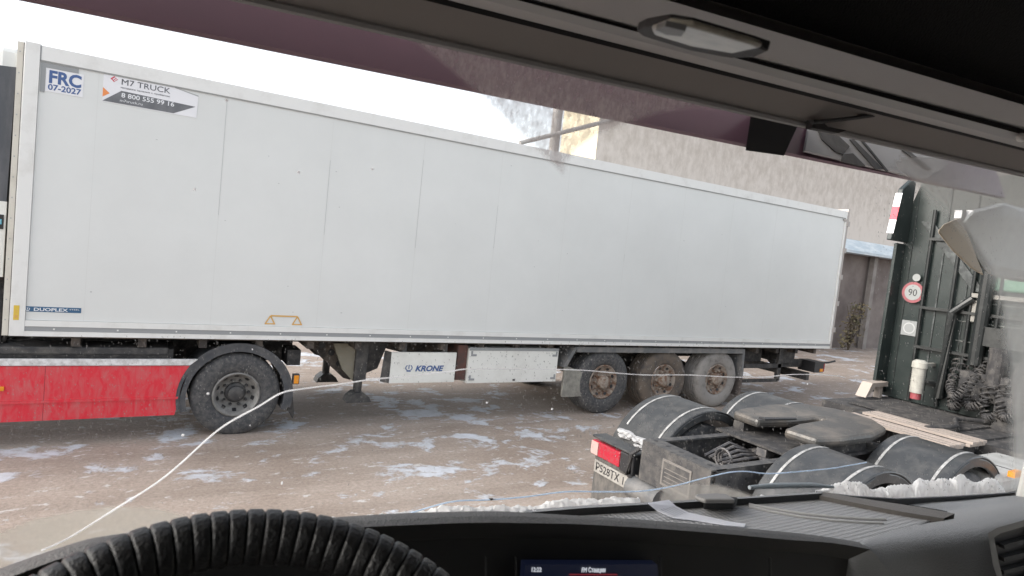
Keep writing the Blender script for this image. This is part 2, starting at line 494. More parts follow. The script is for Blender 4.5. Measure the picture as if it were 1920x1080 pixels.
# ---------------------------------------------------------------- wheels
def wheel(parent, x, y, z, r, width, tyre_m, rim_m, deep, name='wheel', holes=8, out=-1):
    """out=-1: outer face towards -y"""
    s = out
    rr = r * 0.53
    bm = B()
    prof = [(rr, s * -0.02), (rr + 0.015, 0), (r * 0.62, s * 0.012), (r * 0.80, s * 0.022), (r * 0.92, s * 0.008), (r * 0.985, s * -0.02), (r, s * -0.055)]
    for k in range(4):
        y0 = -0.055 - (width - 0.11) * (k + 0.42) / 4
        prof += [(r, s * y0), (r - 0.014, s * (y0 - 0.004)), (r - 0.014, s * (y0 - 0.014)), (r, s * (y0 - 0.018))]
    prof += [(r, s * -(width - 0.055)), (r * 0.985, s * -(width - 0.02)), (r * 0.8, s * -width), (rr, s * -(width - 0.02))]
    lathe_y(bm, prof, x, y, z, 48)
    w_ = obj(name, bm, tyre_m, parent, smooth=True)
    bm = B()
    d = -0.13 if deep else -0.045
    lathe_y(bm, [(rr + 0.004, s * -0.006), (rr - 0.012, s * 0.006), (rr - 0.03, s * -0.01), (rr - 0.045, s * (d * 0.55)), (rr * 0.72, s * (d * 0.9)), (rr * 0.52, s * d), (0.0, s * d)], x, y, z, 40)
    rim_bm = bm
    bm = B()
    if deep:
        lathe_y(bm, [(rr * 0.46, s * d), (rr * 0.44, s * (d + 0.03)), (rr * 0.34, s * (d + 0.045)), (rr * 0.33, s * (d + 0.08)), (rr * 0.28, s * (d + 0.09)), (0.0, s * (d + 0.09))], x, y, z, 28)
    else:
        lathe_y(bm, [(rr * 0.44, s * d), (rr * 0.40, s * (d + 0.05)), (rr * 0.36, s * (d + 0.09)), (rr * 0.2, s * (d + 0.11)), (0, s * (d + 0.11))], x, y, z, 28)
    for k in range(10):
        a = k * 2 * math.pi / 10
        cx, cz = x + rr * 0.56 * math.cos(a), z + rr * 0.56 * math.sin(a)
        lathe_y(bm, [(0.018, s * d), (0.017, s * (d + 0.035)), (0.010, s * (d + 0.055)), (0, s * (d + 0.055))], cx, y, cz, 8)
    obj('hub', bm, [dark_grey if deep else rim_m], w_, smooth=True)
    bm = rim_bm
    for k in range(holes):
        a = (k + 0.5) * 2 * math.pi / holes
        f = rr * 0.775
        ring = [(1.0, -0.006), (1.0, 0.0), (0.0, 0.0)]
        dd = d * 0.83
        vs = []
        for j in range(12):
            b_ = j * 2 * math.pi / 12
            ra, ta = 0.021 * math.cos(b_), 0.032 * math.sin(b_)
            px = (f + ra) * math.cos(a) - ta * math.sin(a)
            pz = (f + ra) * math.sin(a) + ta * math.cos(a)
            dy = d * 0.9 + (f + ra - rr * 0.72) / (rr - 0.045 - rr * 0.72) * (d * 0.55 - d * 0.9)
            vs.append(bm.verts.new((x + px, y + s * (dy + 0.003), z + pz)))
        bm.faces.new(vs).material_index = 1
    obj('rim', bm, [rim_m, black_ink], w_, smooth=True)
    return w_

# ---------------------------------------------------------------- the white refrigerated trailer
TX, TY = -1.03, 7.795
tr = thing('semi_trailer', 'long white box trailer parked across the yard behind the red tractor', 'trailer', (TX, TY, 0))
L_ = 13.55
bm = B()
box(bm, 0.12, L_ - 0.10, 0.012, 2.588, 1.31, 3.86)
for sx_ in (0.60, 1.79, 2.97, 4.16, 5.33, 6.49, 7.72, 8.9, 10.1, 11.3):
    box(bm, sx_ - 0.0018, sx_ + 0.0018, 0.0112, 0.02, 1.31, 3.86, 1)
for sx_, z0, z1 in ((1.79, 2.55, 3.80), (2.97, 2.45, 3.35), (4.16, 2.40, 3.55), (5.33, 2.5, 3.1), (7.72, 2.5, 2.62)):
    box(bm, sx_ - 0.0022, sx_ + 0.0022, 0.0104, 0.0111, z0, z1, 2)
rq = random.Random(21)
for k in range(26):
    x, z = rq.uniform(0.3, 13), rq.uniform(1.4, 3.7)
    box(bm, x, x + rq.uniform(0.006, 0.02), 0.0108, 0.0118, z, z + rq.uniform(0.004, 0.012), 2)
body = obj('box_body', bm, [white_panel, mat('faint_seam', (0.61, 0.615, 0.60), 0.6), mat('dark_seam', (0.44, 0.45, 0.445), 0.6)], tr)
bm = B(); box(bm, 0.12, L_ - 0.05, -0.004, 2.604, 3.863, 4.0)
box(bm, 0.12, L_ - 0.05, 0.0, 2.6, 3.852, 3.862, 1)
obj('roof_rail', bm, [white_rail, seam_grey], tr)
bm = B()
box(bm, 0.09, L_ - 0.05, -0.006, 2.606, 1.149, 1.20)
box(bm, 0.09, L_ - 0.05, 0.0, 2.6, 1.202, 1.246, 1)
box(bm, 0.09, L_ - 0.05, -0.004, 2.604, 1.248, 1.308)
for k in range(24):
    box(bm, 0.35 + k * 0.55, 0.365 + k * 0.55, -0.003, 0.01, 1.216, 1.231, 0)
obj('bottom_rail', bm, [white_rail, grey_band], tr)
bm = B(); box(bm, 0.0, 0.118, -0.008, 0.12, 1.149, 4.012)
box(bm, -0.006, 0.0, 0.0, 2.6, 1.149, 4.0)
obj('corner_post', bm, white_rail, tr, bevel=0.01)
bm = B(); box(bm, -0.062, -0.012, 0.02, 0.12, 1.149, 4.0)
for k in range(14):
    box(bm, -0.045, -0.035, 0.0175, 0.022, 1.3 + k * 0.2, 1.312 + k * 0.2, 1)
obj('corner_edge', bm, [beige_post, seam_grey], tr)
bm = B(); box(bm, -0.0125, -0.006, 0.015, 0.1, 1.149, 4.0)
obj('corner_gap', bm, black_ink, tr)
bm = B()
box(bm, 0.128, 0.165, 0.006, 0.013, 3.56, 3.845); box(bm, 0.165, 0.43, 0.006, 0.013, 3.80, 3.845)
box(bm, 0.120, 0.128, -0.006, 0.02, 3.86, 4.0)
obj('corner_plate', bm, grey_band, tr)
bm = B()
box(bm, L_ - 0.095, L_ - 0.05, -0.006, 2.606, 1.31, 3.862)
box(bm, L_ - 0.048, L_ + 0.0, -0.012, 2.612, 1.149, 4.05, 1)
for z in (1.5, 2.05, 2.6, 3.15, 3.7):
    box(bm, L_ - 0.05, L_ + 0.03, -0.03, -0.012, z, z + 0.10, 1)
box(bm, L_ - 0.16, L_ - 0.05, -0.010, 0.0, 3.80, 3.84, 1)
obj('rear_frame', bm, [white_rail, mat('rear_post', (0.36, 0.33, 0.31), 0.5)], tr)
# markings
RX, UZ = (1, 0, 0), (0, 0, 1)
bm = B(); box(bm, 0.17, 0.475, 0.0085, 0.013, 3.575, 3.80)
st = obj('inspection_sticker', bm, sticker_white, tr)
text('lettering', 'FRC', 0.165, (0.19, 0.0075, 3.665), RX, UZ, blue_ink, st, bold=0.006, width=0.262)
text('lettering', '07-2027', 0.078, (0.19, 0.0075, 3.595), RX, UZ, blue_ink, st, bold=0.0018, width=0.27)
bm = B()
prism_y(bm, [(0.64, 3.575), (1.50, 3.57), (1.505, 3.80), (1.28, 3.845), (0.64, 3.845)], 0.0085, 0.013)
prism_y(bm, [(0.64, 3.58), (1.28, 3.578), (1.485, 3.688), (0.80, 3.712)], 0.0078, 0.0084, 1)
prism_y(bm, [(0.64, 3.62), (0.70, 3.665), (0.64, 3.715)], 0.0078, 0.0084, 2)
prism_y(bm, [(0.73, 3.785), (0.762, 3.815), (0.73, 3.845 - 0.0), (0.698, 3.815)], 0.0078, 0.0084, 3)
prism_y(bm, [(0.722, 3.805), (0.745, 3.83), (0.738, 3.835), (0.715, 3.812)], 0.0070, 0.0077, 0)
prism_y(bm, [(0.735, 3.795), (0.755, 3.818), (0.749, 3.823), (0.729, 3.802)], 0.0070, 0.0077, 0)
prism_y(bm, [(1.28, 3.845), (1.505, 3.80), (1.505, 3.812), (1.28, 3.852)], 0.0070, 0.0080, 4)
pl = obj('company_sticker', bm, [sticker_white, sticker_grey, orange_ink, red_ink, seam_grey], tr)
text('lettering', 'M7 TRUCK', 0.082, (0.79, 0.0070, 3.775), RX, UZ, dark_ink, pl, bold=0.0, width=0.44)
text('lettering', 'продажа техники с пробегом', 0.022, (0.79, 0.0070, 3.738), RX, UZ, dark_ink, pl, width=0.44)
text('lettering', '8 800 555 99 16', 0.064, (0.80, 0.0070, 3.648), RX, UZ, white_ink, pl, bold=0.0008, width=0.48)
text('lettering', 'm7truck.ru', 0.036, (0.79, 0.0070, 3.602), RX, UZ, white_ink, pl, width=0.20)
bm = B(); box(bm, 0.095, 0.575, 0.0085, 0.013, 1.395, 1.447)
st = obj('model_sticker', bm, duo_blue, tr)
text('lettering', 'DUOPLEX', 0.044, (0.18, 0.0075, 1.405), RX, UZ, white_ink, st, bold=0.0009, width=0.28)
text('lettering', 'STEEL', 0.018, (0.475, 0.0075, 1.422), RX, UZ, white_ink, st, width=0.085)
bm = B()
def crown(bm, cx, cz, s, y, mi=0):
    """ring emblem with a bar in the middle and an open top"""
    n = 20
    for i in range(n):
        a0 = RAD(120) + RAD(300) * i / n; a1 = RAD(120) + RAD(300) * (i + 1) / n
        q = [(cx + s * k * math.cos(a), cz + s * 0.85 * k * math.sin(a)) for k, a in ((1, a0), (1, a1), (0.74, a1), (0.74, a0))]
        prism_y(bm, q, y, y + 0.0006, mi)
    prism_y(bm, [(cx - s * 0.13, cz - s * 0.3), (cx + s * 0.13, cz - s * 0.3), (cx + s * 0.13, cz + s * 0.8), (cx - s * 0.13, cz + s * 0.8)], y, y + 0.0006, mi)
    prism_y(bm, [(cx - s * 0.6, cz - s * 1.0), (cx + s * 0.6, cz - s * 1.0), (cx + s * 0.6, cz - s * 0.82), (cx - s * 0.6, cz - s * 0.82)], y - 0.0007, y - 0.0001, mi)
crown(bm, 0.133, 1.421, 0.019, 0.0075)
obj('emblem', bm, white_ink, st)
bm = B(); box(bm, 0.025, 0.07, -0.010, -0.007, 1.31, 1.455)
box(bm, 0.035, 0.06, -0.0106, -0.010, 1.33, 1.36, 1); box(bm, 0.035, 0.06, -0.0106, -0.010, 1.385, 1.39, 1); box(bm, 0.035, 0.06, -0.0106, -0.010, 1.40, 1.405, 1)
obj('warning_sticker', bm, [yellow, amber_ink], tr)
bm = B()
def band(bm, a, b, wd, y, mi=0):
    a, b = Vector(a), Vector(b); d = (b - a).normalized(); n = Vector((-d.y, d.x)) * wd / 2
    prism_y(bm, [tuple(a + n), tuple(b + n), tuple(b - n), tuple(a - n)], y, y + 0.0012, mi)
for cx in (2.43, 2.74):
    band(bm, (cx - 0.055, 1.34), (cx + 0.055, 1.34), 0.014, 0.0085)
    band(bm, (cx - 0.055, 1.335), (cx, 1.435), 0.014, 0.0072); band(bm, (cx + 0.055, 1.335), (cx, 1.435), 0.014, 0.0059)
band(bm, (2.43, 1.437), (2.74, 1.437), 0.016, 0.0046)
obj('lifting_mark', bm, amber_ink, tr)
# underneath
bm = B()
for y0 in (0.75, 1.72):
    prism_y(bm, [(0.3, 1.149), (13.3, 1.149), (13.3, 0.86), (9.0, 0.82), (4.6, 0.82), (3.9, 0.98), (0.3, 1.05)], y0, y0 + 0.13)
for k in range(22):
    box(bm, 0.5 + k * 0.6, 0.58 + k * 0.6, 0.08, 2.52, 1.03, 1.149)
box(bm, 0.3, 13.4, 0.05, 2.55, 1.128, 1.147)
obj('chassis_frame', bm, chassis_mud, tr)
# landing legs
def leg(y, foot, name='landing_leg'):
    bm = B()
    box(bm, 3.60, 3.76, y, y + 0.15, 0.55, 1.149)
    tube(bm, [(3.68, y + 0.075, 0.9), (3.68, y + 0.075, foot + 0.06)], 0.058, 12)
    prism_y(bm, [(3.52, foot), (3.86, foot), (3.82, foot + 0.07), (3.74, foot + 0.13), (3.62, foot + 0.13), (3.55, foot + 0.07)], y - 0.03, y + 0.18)
    prism_y(bm, [(2.95, 1.149), (3.30, 1.149), (3.62, 0.82), (3.62, 0.52), (3.52, 0.55), (3.10, 0.92)], y + 0.22, y + 0.26, 1)
    prism_y(bm, [(3.30, 1.05), (3.60, 1.05), (3.60, 0.55), (3.45, 0.70)], y + 0.05, y + 0.10, 2)
    prism_y(bm, [(3.76, 1.149), (4.10, 1.149), (3.95, 0.7), (3.76, 0.62)], y + 0.12, y + 0.20)
    for cx, cz in ((3.2, 1.0), (3.33, 0.9), (3.45, 0.75)):
        lathe_y(bm, [(0.045, 0), (0.045, -0.006), (0, -0.006)], cx, y + 0.218, cz, 14, 3)
    return obj(name, bm, [dark_grey, chassis_mud, mat('khaki_steel', (0.24, 0.22, 0.17), 0.7), black_ink], tr)
leg(0.32, 0.27); leg(1.95, 0.16)
bm = B()
tube(bm, [(3.68, 0.5, 0.8), (3.68, 1.95, 0.8)], 0.025, 8)
obj('leg_shaft', bm, grime_black, tr)
# side panel with the maker's name, equipment box
bm = B()
box(bm, 3.99, 4.94, 0.05, 0.085, 0.585, 1.0)
hexa(bm, [(3.985, 0.05, 0.585), (3.985, 0.05, 1.0), (3.93, 0.16, 1.0), (3.90, 0.16, 0.585)], [(3.99, 0.085, 0.585), (3.99, 0.085, 1.0), (3.95, 0.18, 1.0), (3.92, 0.18, 0.585)], 1)
for x in (4.15, 4.75):
    box(bm, x, x + 0.06, 0.09, 0.13, 0.6, 1.13, 1)
sp = obj('side_guard', bm, [skirt_white, dark_grey], tr)
text('lettering', 'KRONE', 0.105, (4.34, 0.0485, 0.745), RX, UZ, blue_ink, sp, bold=0.0042, shear=0.25, width=0.42)
bm = B(); crown(bm, 4.25, 0.79, 0.052, 0.0485); obj('emblem', bm, blue_ink, sp)
bm = B(); box(bm, 5.14, 6.68, 0.06, 0.66, 0.56, 1.06)
box(bm, 5.14, 6.68, 0.055, 0.062, 1.03, 1.075, 1)
for x in (5.17, 6.57):
    for z in (0.60, 0.95):
        box(bm, x, x + 0.09, 0.052, 0.06, z, z + 0.03, 1)
        box(bm, x + (0.06 if x > 6 else 0), x + (0.09 if x > 6 else 0.03), 0.053, 0.061, z + 0.03, z + 0.075, 1)
box(bm, 5.90, 5.94, 0.05, 0.06, 0.585, 0.61, 2)
obj('equipment_box', bm, [skirt_white, grey_band, black_ink], tr, bevel=0.006)
bm = B(); box(bm, 4.98, 5.13, 0.10, 0.6, 0.60, 1.10)
obj('wooden_holder', bm, hazel_brown, tr)
# running gear
for k, (tm, rm) in enumerate(((tyre_rubber, rim_rust), (tyre_brown, rim_rust), (tyre_pale, rim_rust))):
    x = 7.66 + 1.335 * k
    wheel(tr, x, 0.10, 0.525, 0.53, 0.38, tm, rm, False)
    wheel(tr, x, 2.50, 0.525, 0.53, 0.38, tyre_rubber, rim_rust, False, out=1)
    bm = B(); tube(bm, [(x, 0.3, 0.525), (x, 2.3, 0.525)], 0.075, 12)
    prism_y(bm, [(x - 0.55, 0.8), (x - 0.4, 0.8), (x + 0.1, 0.6), (x + 0.1, 0.45), (x, 0.45)], 0.72, 0.84)
    prism_y(bm, [(x - 0.55, 0.8), (x - 0.4, 0.8), (x + 0.1, 0.6), (x + 0.1, 0.45), (x, 0.45)], 1.76, 1.88)
    lathe_y(bm, [(0, -0.1), (0.13, -0.1), (0.15, 0), (0.13, 0.1), (0, 0.1)], x + 0.25, 0.8, 0.75, 16)
    obj('axle', bm, chassis_mud, tr)
bm = B(); box(bm, 7.02, 10.95, 0.06, 0.50, 1.075, 1.105); box(bm, 7.02, 10.95, 0.052, 0.062, 1.02, 1.105)
prism_y(bm, [(6.80, 0.78), (6.86, 0.78), (7.04, 1.10), (6.98, 1.10)], 0.06, 0.5)
prism_y(bm, [(10.90, 1.10), (10.96, 1.10), (11.0, 0.55), (10.95, 0.55)], 0.06, 0.5)
obj('mudguard', bm, mat('mudguard_plastic', (0.13, 0.135, 0.14), 0.6, (0.22, 0.21, 0.2), 6), tr)
bm = B()
for k in range(24):
    box(bm, 6.86 + k * 0.019, 6.874 + k * 0.019, 0.09 - 0.0 * k, 0.13, 0.30 + 0.004 * random.random(), 0.80 - 0.006 * k)
box(bm, 6.86, 7.31, 0.131, 0.14, 0.32, 0.70)
obj('spray_flap', bm, mat('flap_grey', (0.34, 0.33, 0.29), 0.8, (0.22, 0.21, 0.19), 10), tr)
bm = B(); box(bm, 10.97, 10.99, 0.06, 0.5, 0.20, 0.56)
obj('mud_flap', bm, mat('flap_dark', (0.085, 0.07, 0.065), 0.8, (0.14, 0.12, 0.11), 8), tr)
bm = B()
box(bm, 13.02, 13.12, 0.12, 2.48, 0.46, 0.62); 
for y in (0.7, 1.8): prism_y(bm, [(12.3, 0.95), (12.5, 1.0), (13.1, 0.62), (13.02, 0.46)], y, y + 0.06)
box(bm, 12.2, 13.1, 0.30, 0.36, 0.70, 0.86)
box(bm, 11.1, 12.2, 0.14, 0.18, 0.72, 0.80); box(bm, 11.1, 12.15, 0.14, 0.18, 0.44, 0.50)
box(bm, 12.1, 12.2, 0.14, 0.20, 0.46, 1.12); box(bm, 12.35, 12.75, 0.25, 0.8, 0.80, 1.149)
box(bm, 11.2, 11.9, 0.4, 0.9, 0.80, 1.13)
obj('rear_bumper', bm, grime_black, tr)
bm = B(); box(bm, 13.12, 13.42, 0.02, 0.40, 0.64, 0.86); tube(bm, [(13.42, 0.05, 0.84), (13.52, -0.02, 0.86), (13.66, -0.06, 0.90)], 0.02, 8)
box(bm, 13.42, 13.47, 0.03, 0.38, 0.655, 0.845, 1)
box(bm, 13.30, 13.40, 0.012, 0.019, 0.66, 0.72, 2)
obj('tail_lamp', bm, [black_ink, red_lens, orange_lens], tr)
bm = B(); box(bm, 2.30, 2.65, 0.9, 1.7, 0.98, 1.12)
obj('coupling_plate', bm, chassis_mud, tr)
bm = B(); tube(bm, [(3.37, 1.45, 1.1), (3.37, 1.45, 0.85)], 0.03, 8)
obj('service_pipe', bm, chassis_mud, tr)

# ---------------------------------------------------------------- the red tractor under the trailer
rt = thing('red_truck', 'red tractor unit with silver trim coupled under the white trailer', 'truck', (TX, TY + 0.05, 0))
bm = B()
pts = [(-5.6, 0.235), (1.50, 0.27), (1.555, 0.55), (1.62, 0.83), (-5.6, 0.84)]
prism_y(bm, pts, 0.0, 0.03)
prism_y(bm, [(-5.6, 0.42), (1.52, 0.455), (1.525, 0.48), (-5.6, 0.45)], -0.014, -0.001)
box(bm, 0.30, 0.304, -0.001, 0.0005, 0.26, 0.84, 1); box(bm, -1.2, -1.196, -0.001, 0.0005, 0.25, 0.84, 1)
obj('side_skirt', bm, [red_paint, mat('red_dark', (0.22, 0.02, 0.03), 0.6)], rt, bevel=0.003)
bm = B(); prism_y(bm, [(-5.6, 0.845), (1.62, 0.835), (1.70, 0.905), (-5.6, 0.915)], -0.012, 0.03)
obj('skirt_trim', bm, silver_trim, rt, bevel=0.006)
bm = B(); box(bm, -0.13, -0.02, -0.02, -0.002, 0.585, 0.63)
obj('side_marker', bm, orange_lens, rt, bevel=0.006)
bm = B(); box(bm, -5.5, 1.45, 0.08, 0.6, 0.60, 1.0)
box(bm, -5.6, 2.9, 0.85, 0.94, 0.72, 0.99); box(bm, -5.6, 2.9, 1.56, 1.65, 0.72, 0.99)
for x in (-0.6, 0.7, 2.7): box(bm, x, x + 0.12, 0.93, 1.57, 0.76, 0.95)
box(bm, 2.70, 2.86, 0.15, 0.5, 0.80, 0.99)
for k in range(5):
    tube(bm, [(-0.4 + 0.25 * k, 0.3 + 0.1 * k, 0.98), (0.0 + 0.25 * k, 0.32, 1.09), (0.5 + 0.2 * k, 0.45, 1.02)], 0.02, 6)
box(bm, 1.75, 2.55, 0.9, 1.6, 0.99, 1.10)
obj('chassis_frame', bm, grime_black, rt)
bm = B(); box(bm, -5.4, 1.40, 0.07, 0.5, 0.93, 1.02)
obj('tank_cover', bm, dark_grey, rt, bevel=0.02)
bm = B()
arc_shell(bm, 2.135, 0.46, 0.535, 0.60, 0.0, 0.62, RAD(-18), RAD(196), 30)
arc_shell(bm, 2.135, 0.46, 0.60, 0.635, -0.006, 0.03, RAD(-14), RAD(192), 30)
obj('fender', bm, mat('fender_plastic', (0.048, 0.052, 0.06), 0.55, (0.11, 0.108, 0.108), 7, 0.4, 0.75), rt, smooth=True)
wheel(rt, 2.135, 0.03, 0.475, 0.495, 0.30, tyre_rubber, rim_steel, True, holes=10)
wheel(rt, 2.135, 2.42, 0.475, 0.495, 0.30, tyre_rubber, rim_steel, True, holes=10, out=1)
bm = B(); lathe_y(bm, [(0.24, 0.36), (0.47, 0.36), (0.495, 0.40), (0.495, 0.62), (0.24, 0.65)], 2.135, 0.0, 0.475, 40)
obj('inner_tyre', bm, tyre_rubber, rt, smooth=True)
bm = B(); tube(bm, [(2.135, 0.3, 0.475), (2.135, 2.2, 0.475)], 0.10, 12); lathe_y(bm, [(0, -.3), (.22, -.2), (.26, 0), (.22, .2), (0, .3)], 2.135, 1.25, 0.5, 20)
obj('axle', bm, grime_black, rt)
bm = B(); hexa(bm, [(2.70, 0.03, 0.55), (2.76, 0.03, 0.55), (2.82, 0.05, 0.20), (2.80, 0.05, 0.15), (2.72, 0.04, 0.30)], [(2.71, 0.5, 0.55), (2.77, 0.5, 0.55), (2.80, 0.5, 0.28), (2.79, 0.5, 0.25), (2.73, 0.5, 0.30)])
obj('mud_flap', bm, grime_black, rt)
bm = B(); box(bm, 2.755, 2.83, -0.02, 0.05, 0.60, 0.72)
box(bm, 2.765, 2.82, -0.026, -0.019, 0.61, 0.71, 1)
obj('marker_lamp', bm, [dark_grey, orange_lens], rt)
# its cab, mostly left of the picture
bm = B(); prism_y(bm, [(-2.6, 0.9), (-0.75, 0.9), (-0.75, 3.55), (-1.0, 3.75), (-2.4, 3.6), (-2.7, 2.2)], 0.02, 2.48)
obj('cab', bm, red_paint, rt, bevel=0.04)
bm = B(); prism_y(bm, [(-0.75, 1.75), (-0.10, 1.75), (-0.07, 3.76), (-0.75, 3.70)], 0.03, 0.07)
box(bm, -0.74, -0.12, 0.07, 2.4, 1.7, 3.70)
obj('side_fairing', bm, mat('fairing_dark', (0.07, 0.075, 0.085), 0.5, (0.13, 0.13, 0.14), 6, 0.45, 0.75, stretch=(1, 1, 0.3)), rt)
bm = B(); box(bm, -0.75, -0.085, 0.02, 0.075, 1.72, 2.46)
fl = obj('fairing_panel', bm, skirt_white, rt)
bm = B(); box(bm, -0.32, -0.10, 0.012, 0.018, 2.19, 2.33); box(bm, -0.20, -0.115, 0.008, 0.0115, 2.235, 2.285, 1)
box(bm, -0.19, -0.165, 0.004, 0.0075, 2.245, 2.275, 2); box(bm, -0.15, -0.125, 0.004, 0.0075, 2.245, 2.275, 2)
obj('sticker', bm, [black_ink, mat('sticker_cyan', (0.10, 0.42, 0.55), 0.5), sticker_white], fl)
bm = B(); box(bm, -0.26, -0.065, 0.25, 1.9, 3.74, 3.98)
obj('roof_fairing', bm, white_panel, rt, bevel=0.05)
bm = B()
for k in range(3): tube(bm, [(-0.1, 0.2 + 0.12 * k, 1.6), (-0.02, 0.22 + 0.12 * k, 1.25), (-0.08, 0.25 + .12 * k, 1.05), (-0.35, 0.4 + 0.1 * k, 1.0)], 0.022, 8)
box(bm, -0.7, -0.1, 0.2, 2.3, 1.0, 1.7)
obj('air_hose', bm, grime_black, rt)

# ---------------------------------------------------------------- dark green tractor without trailer
BX, BY = 3.85, 3.60
bt = thing('green_truck', 'dark green tractor unit without a trailer, its grey fenders towards the windshield', 'truck', (BX, BY, 0))
for s in (-1, 1):
    bm = B()
    e_ = 0.40 if s < 0 else 0.36; y0, y1 = sorted((s * (e_ - 0.08), s * e_))
    box(bm, 0.05, 6.6, y0, y1, 0.985, 1.0); box(bm, 0.05, 6.6, *sorted((s * (e_ - 0.012), s * e_)), 0.72, 0.985); box(bm, 0.05, 6.6, y0, y1, 0.71, 0.722)
    for k in range(20):
        xx = 0.2 + k * 0.2
        lathe_y(bm, [(0.012, 0.0), (0.012, s * 0.006), (0, s * 0.006)], xx, s * e_, 0.9, 8, 1)
    obj('chassis_rail', bm, [dark_grey, black_ink], bt)
bm = B()
box(bm, 0.0, 0.16, -0.40, 0.36, 0.99, 1.003); box(bm, -0.012, 0.0, -0.40, 0.36, 0.66, 1.0)
for k in range(5):
    lathe_v = [(0.08 + 0.022 * math.cos(a * math.pi / 5), -0.3 + k * 0.15 + 0.022 * math.sin(a * math.pi / 5), 1.0045) for a in range(10)]
    bm.faces.new([bm.verts.new(p) for p in lathe_v]).material_index = 1
cm = obj('crossmember', bm, [dark_grey, black_ink], bt)
bm = B()
box(bm, -0.020, -0.014, -0.22, 0.10, 0.71, 0.93, 0); box(bm, -0.023, -0.0205, -0.20, 0.08, 0.73, 0.91, 1)
for k in range(4): box(bm, -0.025, -0.0235, -0.19, 0.06, 0.75 + 0.035 * k, 0.757 + 0.035 * k, 0)
obj('maker_plate', bm, [mat('plate_line', (0.15, 0.14, 0.13), 0.6), dark_grey], cm)
bm = B(); lathe_y(bm, [(0.0, 0), (0.05, 0), (0.05, 0.02), (0, 0.02)], 0.0, -0.32, 0.82, 12)
obj('tow_eye', bm, grime_black, cm)
for ax in (0.97, 2.38):
    for s in (-1, 1):
        bm = B()
        ya, yb = sorted((s * 0.50, s * 1.15))
        arc_shell(bm, ax, 0.48, 0.675, 0.695, ya, yb, RAD(20), RAD(166), 30)
        for a_, b_ in ((ya, ya + 0.03), (yb - 0.03, yb)):
            arc_shell(bm, ax, 0.48, 0.60, 0.674, a_, b_, RAD(19), RAD(167), 30)
        bmesh.ops.remove_doubles(bm, verts=bm.verts, dist=0.0015)
        fe = obj('fender', bm, fender_grey, bt, smooth=True, bevel=0.014)
        for yy in (s * 0.60, s * 1.05):
            bm = B()
            arc_shell(bm, ax, 0.48, 0.6952, 0.701, yy - 0.011, yy + 0.011, RAD(78), RAD(142), 18)
            obj('edge_strip', bm, mat('strip_silver', (0.36, 0.36, 0.355), 0.45, (0.20, 0.20, 0.195), 20), fe, smooth=True)
        y_out = s * 1.12
        bm = B()
        wheel(bt, ax, y_out, 0.5, 0.515, 0.58, tyre_rubber, rim_steel, True, out=s, holes=10)
    bm = B(); tube(bm, [(ax, -0.8, 0.5), (ax, 0.8, 0.5)], 0.1, 12); lathe_y(bm, [(0, -.28), (.2, -.2), (.25, 0), (.2, .2), (0, .28)], ax, 0, 0.55, 18)
    for s in (-1, 1):
        bmq = bm
        tube(bmq, [(ax + 0.3, s * 0.3, 0.45), (ax + 0.3, s * 0.3, 0.85)], 0.11, 14)
    obj('axle', bm, grime_black, bt)
for s in (-1, 1):
    bm = B(); ya, yb = sorted((s * 0.50, s * 1.15))
    prism_y(bm, [(1.61, 0.70), (1.675, 0.66), (1.74, 0.70), (1.74, 0.735), (1.675, 0.695), (1.61, 0.735)], ya, yb)
    obj('fender_bridge', bm, fender_grey, bt)
    bm = B()
    prism_y(bm, [(0.20, 0.60), (0.31, 0.66), (0.34, 0.58), (0.24, 0.52)], ya, yb)
    obj('fender_end', bm, fender_grey, bt, bevel=0.015)
    # snow lying on the fender's rear end
    bm = B()
    for k in range(26):
        a = RAD(160 - random.random() * 12); yy = ya + 0.05 + random.random() * (yb - ya - 0.15)
        c = (0.97 + 0.70 * math.cos(a), yy, 0.48 + 0.70 * math.sin(a))
        bmesh.ops.create_icosphere(bm, subdivisions=1, radius=0.03 + 0.025 * random.random(), matrix=Matrix.Translation(c) @ Matrix.Diagonal((1, 1.6, 0.5, 1)))
    for k in range(14):
        c = (1.63 + 0.1 * random.random(), ya + 0.03 + random.random() * 0.5, 0.735)
        bmesh.ops.create_icosphere(bm, subdivisions=1, radius=0.02 + 0.02 * random.random(), matrix=Matrix.Translation(c) @ Matrix.Diagonal((1, 1.6, 0.5, 1)))
    sn = tag(obj('snow_patch', bm, mat('dirty_snow', (0.42, 0.42, 0.425), 0.9, (0.30, 0.30, 0.30), 30, 0.4, 0.7, 0.5, 80), None, smooth=True), ('crusted snow on the rear end of the far fenders of the green tractor' if s > 0 else 'crusted snow on the rear end of the near fenders of the green tractor'), 'snow')
    sn['kind'] = 'stuff'
    sn.location = (BX, BY, 0)
# fifth wheel
bm = B()
out = [(x + 0.30, y) for x, y in [(0.88, 0.14), (0.90, 0.44), (1.15, 0.50), (1.60, 0.52), (2.00, 0.42), (2.18, 0.20), (2.20, 0.0), (2.18, -0.20), (2.00, -0.42), (1.60, -0.52), (1.15, -0.50), (0.90, -0.44), (0.88, -0.14), (1.20, -0.06), (1.62, -0.045), (1.66, 0.0), (1.62, 0.045), (1.20, 0.06)]]
def z_fw(x): return 1.10 + 0.03 * (x - 1.2)
a = [bm.verts.new((x, y, z_fw(x))) for x, y in out]; b = [bm.verts.new((x, y, z_fw(x) + 0.085)) for x, y in out]
bm.faces.new(a); bm.faces.new(b[::-1])
for i in range(len(a)):
    j = (i + 1) % len(a); bm.faces.new((a[i], b[i], b[j], a[j]))
fw_ = obj('fifth_wheel', bm, worn_steel, bt, bevel=0.035)
bm = B()
box(bm, 1.2, 2.0, -0.42, -0.30, 1.0, 1.10); box(bm, 1.2, 2.0, 0.30, 0.42, 1.0, 1.10); box(bm, 1.0, 2.4, -0.46, 0.46, 0.998, 1.02)
